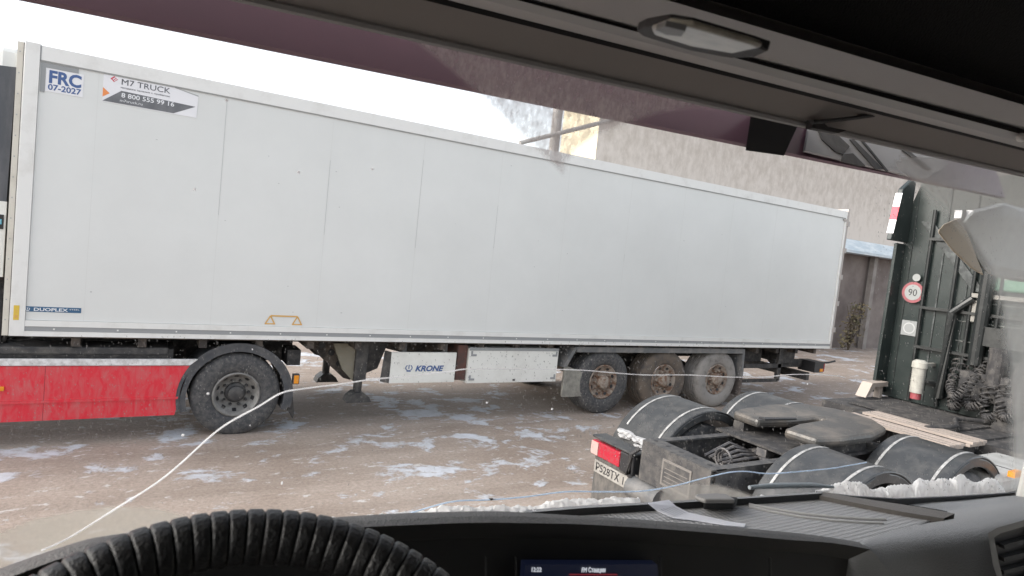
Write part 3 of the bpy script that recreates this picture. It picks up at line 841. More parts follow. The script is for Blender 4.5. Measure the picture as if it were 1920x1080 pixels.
obj('mounting_bracket', bm, grime_black, fw_)
bm = B(); prism_z(bm, [(1.16, 0.12), (1.16, 0.05), (1.55, 0.0), (1.58, 0.03)], 1.20, 1.215)
obj('lock_lever', bm, black_ink, fw_)
# pipes, coils and hoses between the rails
bm = B()
for k in range(3):
    R_ = 0.085 - 0.015 * k
    tube(bm, [(0.62 + 0.02 * k, R_ * math.cos(t * math.pi / 8) + 0.02, 0.90 + R_ * math.sin(t * math.pi / 8)) for t in range(17)], 0.011, 6, caps=False)
for k in range(5):
    tube(bm, [(0.62, 0.02 + 0.05 * k, 0.86), (0.85, -0.04 + 0.05 * k, 0.90 + 0.02 * k), (1.15, 0.0 + 0.04 * k, 0.88)], 0.014, 6)
tube(bm, [(0.3, -0.2, 0.8), (1.1, -0.22, 0.82), (1.5, -0.1, 0.88)], 0.03, 8)
tube(bm, [(0.9, -0.3, 0.8), (1.1, 0.0, 0.93), (1.25, 0.3, 0.8)], 0.045, 10)
box(bm, 1.0, 1.12, -0.12, -0.02, 0.92, 0.99)
obj('air_hose', bm, mat('hose_dark', (0.05, 0.05, 0.055), 0.55, (0.13, 0.12, 0.115), 14), bt, smooth=True)
bm = B(); box(bm, 0.05, 6.0, -0.39, 0.39, 0.50, 0.56); tube(bm, [(0.15, -0.42, 0.62), (0.15, -1.0, 0.62)], 0.17, 18); tube(bm, [(0.02, 0.1, 0.55), (0.02, 0.46, 0.55)], 0.1, 14)
obj('air_tank', bm, mat('tank_grey', (0.07, 0.075, 0.08), 0.5, (0.16, 0.155, 0.15), 5), bt, smooth=True)
# rear lamp, plate, flap on the far side
bm = B(); box(bm, -0.02, 0.06, 0.62, 1.02, 0.66, 0.80); box(bm, -0.02, 0.10, 0.44, 0.615, 0.64, 0.82, 1)
box(bm, -0.03, 0.14, 0.42, 1.02, 0.825, 0.85, 2)
tl = obj('tail_lamp', bm, [red_lens, black_ink, fender_grey], bt, bevel=0.012)
bm = B(); box(bm, -0.028, -0.0205, 0.92, 1.02, 0.67, 0.79)
obj('lamp_cover', bm, mat('lens_pale', (0.45, 0.30, 0.28), 0.4), tl)
bm = B(); box(bm, -0.006, 0.0, 0.43, 0.97, 0.505, 0.62)
npl = obj('number_plate', bm, mat('plate_dirty', (0.31, 0.30, 0.28), 0.6, (0.20, 0.19, 0.175), 16), bt)
text('lettering', 'Р528ТХ 16', 0.10, (-0.0075, 0.95, 0.528), (0, -1, 0), (0, 0, 1), black_ink, npl, bold=0.0008, width=0.46)
bm = B(); box(bm, 0.02, 0.035, 0.40, 1.0, 0.14, 0.66)
obj('mud_flap', bm, mat('flap_black', (0.07, 0.068, 0.066), 0.7, (0.13, 0.12, 0.11), 9, stretch=(1, 3, 1)), bt)
bm = B(); tube(bm, [(0.02, 0.42, 0.9), (-0.04, 0.46, 0.84), (-0.04, 0.47, 0.66), (0.02, 0.42, 0.6)], 0.022, 8)
obj('lamp_cable', bm, grime_black, bt, smooth=True)
# catwalk
for k, x0 in enumerate((2.92, 3.38)):
    bm = B()
    for j in range(3):
        box(bm, x0 + j * 0.105, x0 + j * 0.105 + 0.088, -0.70, 0.42, 1.06, 1.085)
    box(bm, x0 - 0.01, x0 + 0.32, -0.68, -0.64, 1.03, 1.058); box(bm, x0 - 0.01, x0 + 0.32, 0.3, 0.34, 1.03, 1.058)
    obj('catwalk_board', bm, plank, bt)
bm = B(); box(bm, 2.45, 4.9, 0.43, 0.56, 0.99, 1.04)
for k in range(22): box(bm, 3.9 + k * 0.05, 3.925 + k * 0.05, -0.3, 0.9, 1.045, 1.06)
box(bm, 2.3, 5.0, -0.60, -0.52, 0.93, 1.05); box(bm, 3.75, 4.95, -1.15, 1.15, 0.90, 1.03)
box(bm, 2.55, 3.75, -1.15, -0.65, 0.70, 0.80); box(bm, 2.55, 3.75, 0.6, 1.15, 0.70, 0.80)
obj('catwalk_frame', bm, grime_black, bt)
bm = B(); box(bm, 2.75, 4.6, -1.20, -0.72, 0.80, 0.98); box(bm, 3.1, 3.2, -1.205, -0.72, 0.80, 0.985, 1); box(bm, 4.0, 4.1, -1.205, -0.72, 0.80, 0.985, 1)
obj('fuel_tank', bm, [mat('tank_alu', (0.42, 0.42, 0.41), 0.45, (0.30, 0.30, 0.29), 5), dark_grey], bt, bevel=0.05)
bm = B(); box(bm, 2.85, 3.0, -1.26, -1.205, 0.98, 1.03)
obj('side_marker', bm, orange_lens, bt)
bm = B(); tube(bm, [(2.15, 0.15, 1.13), (2.45, 0.25, 1.15), (2.6, 0.4, 1.08), (2.9, 0.35, 1.12)], 0.02, 8); tube(bm, [(2.2, 0.0, 1.1), (2.6, 0.1, 1.12), (2.9, 0.0, 1.07)], 0.018, 8)
obj('grease_pipe', bm, mat('pipe_pale', (0.32, 0.31, 0.29), 0.5), bt, smooth=True)
# cab rear
CX = 5.1
bm = B()
prism_x(bm, [(-1.22, 1.05), (1.15, 1.05), (1.15, 3.55), (1.0, 4.02), (-1.0, 4.02), (-1.22, 3.55)], CX, CX + 2.2)
for y_, w_y in ((1.02, 0.006), (0.62, 0.02), (0.30, 0.012), (-0.25, 0.012)):
    box(bm, CX - 0.013, CX - 0.001, y_, y_ + w_y, 1.1, 3.9, 2)
prism_x(bm, [(0.95, 3.45), (0.80, 3.45), (0.10, 2.60), (0.22, 2.58)], CX - 0.03, CX - 0.0015, 2)
for z in (1.55, 1.95, 2.2, 2.45):
    box(bm, CX - 0.012, CX - 0.001, -1.15, 0.35 - 0.1 * (z < 1.9), z, z + 0.012, 1)
cabw = obj('cab', bm, [green_cab, mat('rib_pale', (0.13, 0.137, 0.13), 0.5), mat('green_dark', (0.018, 0.022, 0.022), 0.5, (0.09, 0.10, 0.10), 12, 0.45, 0.7)], bt, bevel=0.05)
bm = B(); prism_y(bm, [(CX - 0.26, 1.10), (CX, 1.08), (CX, 3.14), (CX - 0.20, 3.14)], 1.12, 1.165)
prism_y(bm, [(CX - 0.42, 3.16), (CX, 3.16), (CX, 3.98), (CX - 0.10, 4.0), (CX - 0.30, 3.85)], 1.09, 1.155)
obj('side_fairing', bm, green_cab, bt, bevel=0.012)
bm = B()
for k, m_ in enumerate((0, 1, 0)):
    q = [(CX - 0.425 + 0.012 * 0, 1.226)]
    za = 3.25 + 0.18 * k
    xa, xb = CX - 0.415 + 0.11 * (za - 3.16) / 0.69, CX - 0.415 + 0.11 * (za + 0.18 - 3.16) / 0.69
    hexa(bm, [(xa, 1.080, za), (xa - 0.006, 1.080, za), (xb - 0.006, 1.080, za + 0.18), (xb, 1.080, za + 0.18)], [(xa, 1.165, za), (xa - 0.012, 1.165, za), (xb - 0.012, 1.165, za + 0.18), (xb, 1.165, za + 0.18)], m_)
obj('marker_tape', bm, [sticker_white, red_ink], bt)
bm = B()
for k in range(5):
    box(bm, CX - 0.008, CX - 0.002, 0.35 - 0.22 * k, 0.35 - 0.22 * k + 0.218, 3.50, 3.60, k % 2)
obj('marker_tape', bm, [sticker_white, red_ink], bt)
# marks on the cab
def disc_x(bm, x, y, z, r, mi=0, n=28):
    bm.faces.new([bm.verts.new((x, y + r * math.cos(k * 2 * math.pi / n), z + r * math.sin(k * 2 * math.pi / n))) for k in range(n)]).material_index = mi
bm = B(); disc_x(bm, CX - 0.053, 0.91, 2.50, 0.14, 1); disc_x(bm, CX - 0.055, 0.91, 2.50, 0.105, 0); disc_x(bm, CX - 0.055, 0.89, 2.70, 0.05, 0)
box(bm, CX - 0.05, CX - 0.001, 0.81, 1.01, 2.38, 2.62, 2)
ss = obj('speed_sign', bm, [mat('sign_pale', (0.24, 0.25, 0.245), 0.6), mat('sign_red', (0.24, 0.07, 0.08), 0.6), green_cab], bt)
text('lettering', '90', 0.13, (CX - 0.0565, 0.97, 2.455), (0, -1, 0), (0, 0, 1), black_ink, ss, width=0.11)
bm = B(); box(bm, CX - 0.02, CX - 0.002, 0.81, 1.01, 1.92, 2.12); disc_x(bm, CX - 0.0215, 0.91, 2.02, 0.075, 1); disc_x(bm, CX - 0.023, 0.91, 2.02, 0.06, 0)
obj('badge', bm, [mat('badge_grey', (0.22, 0.23, 0.23), 0.5), seam_grey], bt)
bm = B()
tube(bm, [(CX - 0.35, 0.55, 1.16), (CX - 0.35, 0.55, 1.24)], 0.06, 14, 1); tube(bm, [(CX - 0.35, 0.55, 1.24), (CX - 0.35, 0.55, 1.56)], 0.075, 16)
tube(bm, [(CX - 0.35, 0.55, 1.56), (CX - 0.35, 0.55, 1.63), (CX - 0.35, 0.55, 1.66)], [0.09, 0.09, 0.05], 16, 2)
for k in range(3): tube(bm, [(CX - 0.35, 0.55, 1.31 + 0.08 * k), (CX - 0.35, 0.55, 1.318 + 0.08 * k)], 0.078, 16, 2)
box(bm, CX - 0.36, CX, 0.53, 0.57, 1.58, 1.62, 2)
obj('filter_canister', bm, [cream_white, mat('cap_red', (0.28, 0.06, 0.07), 0.5), mat('canister_cap', (0.38, 0.37, 0.33), 0.5)], bt, smooth=True)
bm = B(); box(bm, CX - 0.055, CX - 0.001, -0.72, 0.12, 2.62, 3.05); 
ew = obj('rear_panel', bm, green_light, bt, bevel=0.05)
bm = B(); disc_x(bm, CX - 0.058, -0.10, 2.88, 0.12, 0); disc_x(bm, CX - 0.060, -0.10, 2.93, 0.05, 1)
obj('emblem', bm, [sticker_white, grey_band], ew)
bm = B(); box(bm, CX - 0.07, CX - 0.001, -1.2, 0.22, 2.52, 2.57); box(bm, CX - 0.05, CX - .001, 0.10, 0.2, 2.22, 2.48)
obj('grab_rail', bm, mat('rail_pale', (0.22, 0.21, 0.19), 0.5), bt)
bm = B()
def coil(pts, turns, R_, r_):
    ln = smooth_line(pts, 60); n_ = len(ln); o_ = []
    for i, p in enumerate(ln):
        t = (ln[min(i + 1, n_ - 1)] - ln[max(i - 1, 0)]).normalized()
        a_ = t.cross(Vector((1, 0.1, 0))).normalized(); c_ = t.cross(a_)
        ph = i / n_ * turns * 2 * math.pi
        o_.append(p + (a_ * math.cos(ph) + c_ * math.sin(ph)) * R_)
    tube(bm, o_, r_, 6)
for k, (ya, yb, zz) in enumerate(((0.28, 0.02, 1.20), (0.10, -0.22, 1.26), (-0.12, -0.40, 1.18), (-0.30, -0.62, 1.24), (0.20, -0.05, 1.34))):
    xk = CX - 0.14 - 0.05 * k
    coil([(CX - 0.02, ya, 1.72), (xk, ya - 0.02, 1.45), (xk - 0.1, ya - 0.1, zz), (xk - 0.12, (ya + yb) / 2, zz - 0.04), (xk - 0.1, yb + 0.05, zz + 0.05), (xk, yb, 1.55), (CX - 0.02, yb, 1.75)], 26, 0.042, 0.011)
tube(bm, smooth_line([(CX - 0.3, -0.3, 1.10), (CX - 0.7, -0.1, 1.10), (CX - 1.2, -0.3, 1.10), (CX - 1.6, -0.2, 1.08)], 6), 0.025, 8)
obj('coiled_hose', bm, grime_black, bt, smooth=True)
bm = B(); box(bm, CX - 0.35, CX + 1.5, -1.1, 1.1, 0.62, 1.04)
box(bm, CX - 0.35, CX - 0.05, -1.1, -0.3, 1.04, 1.42)
box(bm, CX - 0.22, CX - 0.01, -1.1, 0.15, 1.30, 1.62)
box(bm, CX - 0.30, CX - 0.01, -1.1, -0.42, 1.42, 1.80)
tube(bm, [(CX - 0.16, -0.20, 1.5), (CX - 0.16, -0.20, 1.95)], 0.10, 14)
obj('engine_cover', bm, grime_black, bt)
bm = B()
box(bm, CX - 0.14, CX - 0.002, -0.95, 0.06, 1.95, 2.18); box(bm, CX - 0.10, CX - 0.002, -0.9, -0.35, 2.22, 2.46)
for y_ in (0.78, 0.44, 0.22, -0.08, -0.5): tube(bm, [(CX - 0.05, y_, 1.08), (CX - 0.05, y_, 3.6)], 0.022, 8)
tube(bm, [(CX - 0.10, 0.40, 1.2), (CX - 0.12, 0.38, 2.3), (CX - 0.06, 0.2, 2.5)], 0.05, 10)
tube(bm, [(CX - 0.10, 0.06, 1.7), (CX - 0.12, 0.04, 3.0)], 0.075, 12)
for z in (1.35, 1.78, 2.3, 3.2): box(bm, CX - 0.075, CX - 0.002, -1.1, 0.80, z, z + 0.035)
obj('rear_equipment', bm, mat('equipment_black', (0.012, 0.014, 0.014), 0.4, (0.05, 0.052, 0.05), 6, 0.5, 0.8), bt)
bm = B(); prism_y(bm, [(CX - 0.62, 1.06), (CX - 0.55, 1.08), (CX - 0.42, 1.20), (CX - 0.12, 1.20), (CX - 0.12, 1.26), (CX - 0.50, 1.25)], 1.02, 1.16)
box(bm, CX - 0.26, CX - 0.2, 1.04, 1.12, 0.98, 1.22)
obj('fender_bracket', bm, mat('bracket_beige', (0.36, 0.31, 0.27), 0.6), bt)
# front axle so that the tractor stands
for s in (-1, 1):
    wheel(bt, 6.3, s * 1.15, 0.5, 0.515, 0.30, tyre_rubber, rim_steel, False, out=s)

# ---------------------------------------------------------------- buildings behind
WY = 14.3
xl = at_Y(1120, 262, WY).x
zl1 = at_Y(1586, 447, WY).z; zl0 = at_Y(1584, 473, WY).z
_d = ray(1052, 265); _t = xl / _d.x; DEP = _d.y * _t - WY
bd = thing('workshop_building', 'stained grey concrete building with a cream end wall and pale ledge behind the trailer', 'building', (xl, WY, 0))
bm = B(); box(bm, 0, 60, 0.0, DEP, zl1 + 0.0, 12)
for f in bm.faces:
    if all(abs(v.co.x) < 1e-5 for v in f.verts): f.material_index = 1
obj('upper_wall', bm, [stained_wall(), cream_wall], bd)
bm = B(); prism_x(bm, [(0.6, zl0), (-0.30, zl0), (-0.30, zl0 + 0.10), (0.0, zl1 - 0.003), (0.6, zl1 - 0.003)], 0, 60)
obj('ledge', bm, ledge_snow, bd)
bm = B(); box(bm, 0, 60, 0.35, DEP - 0.1, 0, zl0 - 0.003)
p0 = at_Y(1622, 640, WY + 0.3); 
obj('lower_wall', bm, shed_brown, bd)
bm = B()
a0 = at_Y(1612, 655, WY + 0.2) - bd.location; a1 = at_Y(1637, 482, WY + 0.2) - bd.location
prism_y(bm, [(a0.x - 0.1, 0), (a0.x + 0.14, 0), (a1.x + 0.12, a1.z), (a1.x - 0.1, a1.z)], 0.05, 0.25)
obj('pillar', bm, mat('pillar_pale', (0.25, 0.23, 0.215), 0.8, (0.17, 0.15, 0.14), 2), bd)
# utility pole with a brace
q = at_Y(1033, 330, 12.5)
pol = thing('utility_pole', 'grey pole with a slanting brace rising behind the trailer roof', 'pole', (q.x, 12.5, 0))
bm = B(); tube(bm, [(0, 0, 0), (0, 0, at_Y(1030, 180, 12.5).z + 2)], [0.13, 0.11], 12)
obj('shaft', bm, pole_grey, pol)
bm = B(); e0 = at_Y(975, 268, 12.3) - pol.location; e1 = at_Y(1160, 222, 12.3) - pol.location
tube(bm, [(e0.x, -0.2, e0.z), (e1.x, -0.2, e1.z)], 0.05, 8)
obj('brace', bm, pole_grey, pol)
# dry bush beside the lower wall
bq = at_Y(1590, 655, WY - 0.2)
rb = random.Random(11)
bush = thing('dry_bush', 'dry brown bush growing at the foot of the brown shed wall', 'bush', (bq.x, WY - 0.2, 0))
bm = B()
for k in range(420):
    h_ = rb.random()
    c = Vector((rb.gauss(-0.15 + 0.5 * h_, 0.26), rb.gauss(0, 0.12), 0.1 + 1.75 * h_ ** 1.1))
    s_ = 0.03 + 0.06 * rb.random()
    e1v = Vector((rb.gauss(0, 1), rb.gauss(0, 1), rb.gauss(0, 1))).normalized(); e2v = e1v.orthogonal().normalized()
    bm.faces.new([bm.verts.new(c + e1v * s_ * i + e2v * s_ * 0.6 * j) for i, j in ((1, 0), (0, 1), (-1, 0), (0, -1))])
obj('foliage', bm, bush_leaf, bush)
bm = B()
for k in range(10):
    tube(bm, [(0, 0, 0), (rb.gauss(-0.1, 0.15), rb.gauss(0, 0.06), 0.8), (rb.gauss(0.2, 0.3), rb.gauss(0, 0.1), 1.7)], [0.03, 0.02, 0.008], 5)
obj('branch', bm, mat('bark', (0.10, 0.08, 0.06), 0.9), bush)

# ================================================================= the driver's own cab
ec = thing('truck_cab', 'dark grey cab interior with windshield, dashboard and steering wheel around the viewer', 'truck cab', cab(0.65, 0.2, 0))
def line_y(p, q):
    (x0, y0), (x1, y1) = p, q
    return lambda x: y0 + (y1 - y0) * (x - x0) / (x1 - x0)
XL, XR = -420, 2500
def rail_pts(p, q, v, n=9):
    """a straight edge running across the cab at depth v"""
    a, b = at_v(*p, v), at_v(*q, v)
    au, bu = (a.dot(CU), a.z), (b.dot(CU), b.z)
    k = (bu[1] - au[1]) / (bu[0] - au[0])
    return [cab(u, v, au[1] + k * (u - au[0])) for u in [-0.62 + 2.54 * i / (n - 1) for i in range(n)]]
def ribbon(bm, A, Bp, mi=0):
    va = [bm.verts.new(p) for p in A]; vb = [bm.verts.new(p) for p in Bp]
    for i in range(len(va) - 1):
        bm.faces.new((va[i], va[i + 1], vb[i + 1], vb[i])).material_index = mi
def solid_ribbon(bm, A, Bp, off, mi=0):
    """strip with thickness: off = vector to its hidden back"""
    A2 = [p + off for p in A]; B2 = [p + off for p in Bp]
    ribbon(bm, A, Bp, mi); ribbon(bm, A2, B2, mi); ribbon(bm, A, A2, mi); ribbon(bm, Bp, B2, mi)
    for i in (0, -1):
        bm.faces.new([bm.verts.new(p) for p in (A[i], Bp[i], B2[i], A2[i])]).material_index = mi
vA = rail_pts((500, 5), (1920, 327), 0.71)
vB = rail_pts((1180, 97), (1920, 283), 0.665)
vC = rail_pts((1180, 72), (1920, 268), 0.60)
vD = rail_pts((1180, 56), (1920, 253), 0.59)
vE = rail_pts((1180, 50), (1920, 243), 0.60)
vF = rail_pts((1250, 0), (1920, 197), 0.43)
FWD = CV * 0.02
bm = B(); solid_ribbon(bm, vA, vB, CV * 0.006)
blind = obj('roller_blind', bm, cab_blind, ec, world=True)
bm = B(); tube(bm, vA, 0.006, 8)
obj('blind_bar', bm, cab_plastic, blind, world=True) if False else obj('blind_bar', bm, cab_plastic, ec, world=True)
bm = B(); ribbon(bm, vB, [p + CV * 0.05 + Vector((0, 0, 0.05)) for p in vC]); ribbon(bm, [p + CV * 0.05 + Vector((0, 0, 0.05)) for p in vC], [p + CV * 0.05 + Vector((0, 0, .05)) for p in vE])
obj('blind_slot', bm, cab_dark, ec, world=True)
bm = B(); solid_ribbon(bm, vC, vD, CV * 0.05 + Vector((0, 0, 0.01)))
obj('shelf_trim', bm, cab_trim, ec, world=True)
bm = B(); solid_ribbon(bm, vE, vF, CV * 0.05 + Vector((0, 0, 0.04)))
obj('overhead_shelf', bm, cab_plastic, ec, world=True, bevel=0.004)
bm = B()
top = [p + Vector((0, 0, 0.025)) + CV * 0.03 for p in vF]
r1 = [cab(p.dot(CU), 0.30, 3.02) for p in vF]; r2 = [cab(p.dot(CU), -0.9, 3.10) for p in vF]
ribbon(bm, top, r1); ribbon(bm, r1, r2)
ribbon(bm, r2, [cab(p.dot(CU), -0.9, 1.0) for p in vF])
obj('headliner', bm, headliner, ec, world=True)
bm = B(); slab(bm, [cab(-0.66, 0.9, 3.15), cab(1.96, 0.9, 3.15), cab(1.96, -1.0, 3.15), cab(-0.66, -1.0, 3.15)], (0, 0, 1), 0.05)
slab(bm, [cab(-0.66, -0.95, 0.9), cab(1.96, -0.95, 0.9), cab(1.96, -0.95, 3.15), cab(-0.66, -0.95, 3.15)], -CV, 0.05)
slab(bm, [cab(-0.66, 0.98, 0.9), cab(1.96, 0.98, 0.9), cab(1.96, -0.95, 0.9), cab(-0.66, -0.95, 0.9)], (0, 0, -1), 0.05)
for u_ in (-0.66, 1.92):
    slab(bm, [cab(u_, 0.80, 0.9), cab(u_, -0.95, 0.9), cab(u_, -0.95, 2.0), cab(u_, 0.80, 2.0)], CU, 0.04)
    slab(bm, [cab(u_, 0.80, 2.74), cab(u_, -0.95, 2.74), cab(u_, -0.95, 3.15), cab(u_, 0.80, 3.15)], CU, 0.04)
    slab(bm, [cab(u_, -0.35, 2.0), cab(u_, -0.95, 2.0), cab(u_, -0.95, 2.74), cab(u_, -0.35, 2.74)], CU, 0.04)
slab(bm, [cab(-0.66, 0.84, 0.9), cab(1.96, 0.84, 0.9), cab(1.96, 0.84, 2.0), cab(-0.66, 0.84, 2.0)], CV, 0.04)
slab(bm, [cab(-0.66, 0.80, 2.90), cab(1.96, 0.80, 2.90), cab(1.96, 0.80, 3.15), cab(-0.66, 0.80, 3.15)], CV, 0.04)
obj('cab_shell', bm, mat('cab_lining', (0.66, 0.64, 0.60), 0.9), ec, world=True)
# lamp in the shelf
sn_ = (vF[0] - vE[0]).cross(CU).normalized()
if sn_.dot(CAM - vE[0]) < 0: sn_ = -sn_
def shelf(x, y, off=0.0): return at_plane(x, y, vE[0] + sn_ * off, sn_)
bm = B()
ol = [(1198, 41), (1213, 33), (1256, 25), (1300, 32), (1415, 66), (1446, 77), (1420, 90), (1378, 93), (1300, 79), (1225, 56), (1208, 50)]
il = [(1224, 44), (1258, 31), (1302, 37), (1412, 69), (1432, 77), (1380, 89), (1298, 75), (1228, 53)]
cA = [shelf(x, y, 0.0) for x, y in ol]
slab(bm, cA, sn_, 0.006)
lf = obj('ceiling_lamp', bm, cab_dark, ec, world=True, bevel=0.001)
bm = B(); slab(bm, [shelf(x, y, 0.0062) for x, y in il], sn_, 0.004)
obj('lamp_lens', bm, lamp_lens, lf, world=True, bevel=0.002)
bm = B(); slab(bm, [shelf(x, y, 0.0104) for x, y in ((1232, 46), (1250, 38), (1288, 47), (1280, 58), (1252, 55))], sn_, 0.003)
obj('lamp_switch', bm, mat('switch_grey', (0.14, 0.14, 0.14), 0.5), lf, world=True)
bm = B(); tube(bm, [at_v(x, y, 0.672) for x, y in ((1522, 229), (1560, 226), (1610, 220), (1660, 213), (1682, 207), (1692, 200))], 0.0035, 6)
obj('blind_seam', bm, cab_dark, ec, world=True)
bm = B(); slab(bm, [at_v(x, y, 0.70) for x, y in ((1513, 226), (1527, 226), (1540, 240), (1575, 246), (1560, 251), (1510, 242))], -CV, 0.012)
obj('blind_clip', bm, cab_dark, ec, world=True)
bm = B(); bmesh.ops.create_icosphere(bm, subdivisions=2, radius=0.008, matrix=Matrix.Translation(at_v(1915, 258, 0.585)))
obj('trim_screw', bm, mat('screw_pale', (0.6, 0.6, 0.58), 0.4), ec, smooth=True, world=True)
# windshield
bm = B()
slab(bm, [cab(-0.60, 0.80 + 0.11 * 0.25, 1.85), cab(1.95, 0.80 + 0.11 * 0.25, 1.85), cab(1.95, 0.80 - 0.11 * 0.80, 2.9), cab(-0.60, 0.80 - 0.11 * 0.80, 2.9)], GN, 0.006)
ws = obj('windshield', bm, clear_glass, ec, world=True)
def pip(x, y, poly):
    c = False; j = len(poly) - 1
    for i in range(len(poly)):
        xi, yi = poly[i]; xj, yj = poly[j]
        if (yi > y) != (yj > y) and x < (xj - xi) * (y - yi) / (yj - yi) + xi: c = not c
        j = i
    return c
def dist_edge(x, y, line):
    best = 1e9
    for (xa, ya), (xb, yb) in zip(line[:-1], line[1:]):
        dx, dy = xb - xa, yb - ya
        t = max(0, min(1, ((x - xa) * dx + (y - ya) * dy) / (dx * dx + dy * dy)))
        best = min(best, math.hypot(x - xa - t * dx, y - ya - t * dy))
    return best
def film(name, poly, edge, soft, dens, m, step=8, grad=None):
    """dust film where the wipers do not reach: a fine sheet on the outside of the glass, density fading at the swept edge"""
    xs = [p[0] for p in poly]; ys = [p[1] for p in poly]
    bm = B(); lay = bm.verts.layers.float.new('dirt_amount')
    vd = {}
    x0, x1, y0, y1 = min(xs), max(xs), min(ys), max(ys)
    nx, ny = int((x1 - x0) / step) + 2, int((y1 - y0) / step) + 2
    def vert(i, j):
        if (i, j) not in vd:
            x, y = x0 + i * step, y0 + j * step
            v = bm.verts.new(on_glass(x, y, 0.009))
            d = 0.0
            if pip(x, y, poly):
                d = min(1.0, dist_edge(x, y, edge) / soft) * dens
                if grad: d *= grad(x, y)
            v[lay] = d; vd[(i, j)] = v
        return vd[(i, j)]
    for i in range(nx):
        for j in range(ny):
            q = [vert(i, j), vert(i + 1, j), vert(i + 1, j + 1), vert(i, j + 1)]
            if any(v[lay] > 0 for v in q): bm.faces.new(q)
    for v in [v for v in bm.verts if not v.link_faces]: bm.verts.remove(v)
    return obj(name, bm, m, ws, world=True)
edge_c = [(730, 55), (790, 92), (850, 140), (905, 190), (960, 243), (1000, 280), (1058, 333), (1066, 305), (1085, 280), (1120, 258), (1180, 235), (1240, 215), (1300, 207), (1360, 207), (1410, 212)]
film('dust_film', edge_c + [(1430, 190), (1430, 150), (740, 10)], edge_c, 12, 0.62, film_mat('film_grime', (0.52, 0.47, 0.46), 1.0, 70, 0.36, 0.66, 2.0), 6)
edge_r = [(1660, 318), (1700, 345), (1760, 398), (1810, 452), (1845, 510), (1868, 590), (1880, 690), (1886, 800), (1892, 940)]
film('dust_film', edge_r + [(1940, 940), (1940, 300), (1700, 290)], edge_r, 22, 0.66, film_mat('film_pale', (0.60, 0.61, 0.59), 1.0, 5, 0.0, 1.0), 8)
edge_l = [(-20, 1003), (60, 972), (150, 953), (220, 946), (290, 950), (360, 966), (420, 990)]
film('dust_film', edge_l + [(420, 1110), (-20, 1110)], edge_l, 7, 0.85, film_mat('film_beige', (0.66, 0.62, 0.54), 1.0, 12, 0.3, 0.75), 7)
edge_b = [(1236, 936), (1243, 909), (1290, 905), (1345, 907), (1385, 918), (1420, 930)]
film('dust_film', edge_b + [(1420, 950), (1236, 950)], edge_b, 5, 0.72, MATS.get('x') or film_mat('film_base', (0.60, 0.57, 0.52), 1.0, 12, 0.3, 0.75), 5)
# cracks in the glass
c1 = smooth_line([(78, 1032), (130, 1008), (215, 955), (290, 908), (340, 868), (390, 822), (430, 792), (485, 762), (525, 738), (560, 730), (640, 720), (700, 711), (760, 706), (840, 697), (880, 692), (1000, 692), (1090, 694), (1150, 699), (1210, 703), (1290, 703), (1370, 707), (1430, 707), (1490, 702), (1560, 704), (1584, 708)])
c2 = smooth_line([(770, 962), (820, 947), (860, 939), (920, 937), (990, 931), (1060, 922), (1130, 922), (1200, 921), (1260, 912), (1310, 899), (1365, 886), (1400, 884), (1440, 888), (1500, 884), (1560, 878), (1590, 873), (1625, 867)])
bm = B()
tube(bm, [on_glass(p.x, p.y, 0.003) for p in c1], [0.00105 if p.x < 560 else (0.0009 if p.x < 1000 else 0.00075) for p in c1], 6)
tube(bm, [on_glass(p.x, p.y, 0.003) for p in c2], 0.00105, 6, 1)
obj('crack', bm, [crack_white, crack_blue], ws, smooth=True, world=True)
bm = B(); bmesh.ops.create_icosphere(bm, subdivisions=1, radius=0.0028, matrix=Matrix.Translation(on_glass(921, 936, 0.004)) @ Matrix.Diagonal((1.6, 1, 0.6, 1)))
rs = random.Random(5)
for k in range(9):
    pass
obj('chip', bm, black_ink, ws, world=True)
bm = B()
for k in range(4):
    x, y = rs.uniform(20, 1840), rs.uniform(640, 930)
    s_ = rs.choice((0.0006, 0.0008, 0.0010, 0.0014)) * 0.9
    bmesh.ops.create_icosphere(bm, subdivisions=1, radius=s_, matrix=Matrix.Translation(on_glass(x, y, 0.009)) @ Matrix.Diagonal((1 + rs.random(), 0.5, 1 + rs.random(), 1)))
for x, y in ((425, 188), (390, 738), (343, 816), (913, 755), (1035, 767), (1514, 720), (560, 323), (698, 317), (365, 355)):
    bmesh.ops.create_icosphere(bm, subdivisions=1, radius=0.0016, matrix=Matrix.Translation(on_glass(x, y, 0.009)) @ Matrix.Diagonal((1.2, 0.5, 1, 1)))
for x0, x1, y0, y1, n_ in ((0, 560, 630, 830, 520), (560, 1100, 640, 760, 380), (1050, 1400, 640, 880, 520), (1200, 1880, 740, 920, 520), (1640, 1880, 350, 760, 420), (0, 1100, 760, 950, 160)):
    for k in range(int(n_ * 1.5)):
        x, y = rs.uniform(x0, x1), rs.uniform(y0, y1)
        a_, b_ = rs.uniform(0.35, 0.8), rs.uniform(0.4, 2.2)
        bm.faces.new([bm.verts.new(on_glass(x + i * a_, y + j * b_ + i * 0.3, 0.0085)) for i, j in ((-1, -0.4), (0.2, -1), (1, 0.3), (-0.3, 1))]).material_index = 1
sp_ = obj('salt_speck', bm, [crack_white, milky('dust_grey', (0.25, 0.245, 0.235))], ws, world=True); sp_['kind'] = 'stuff'
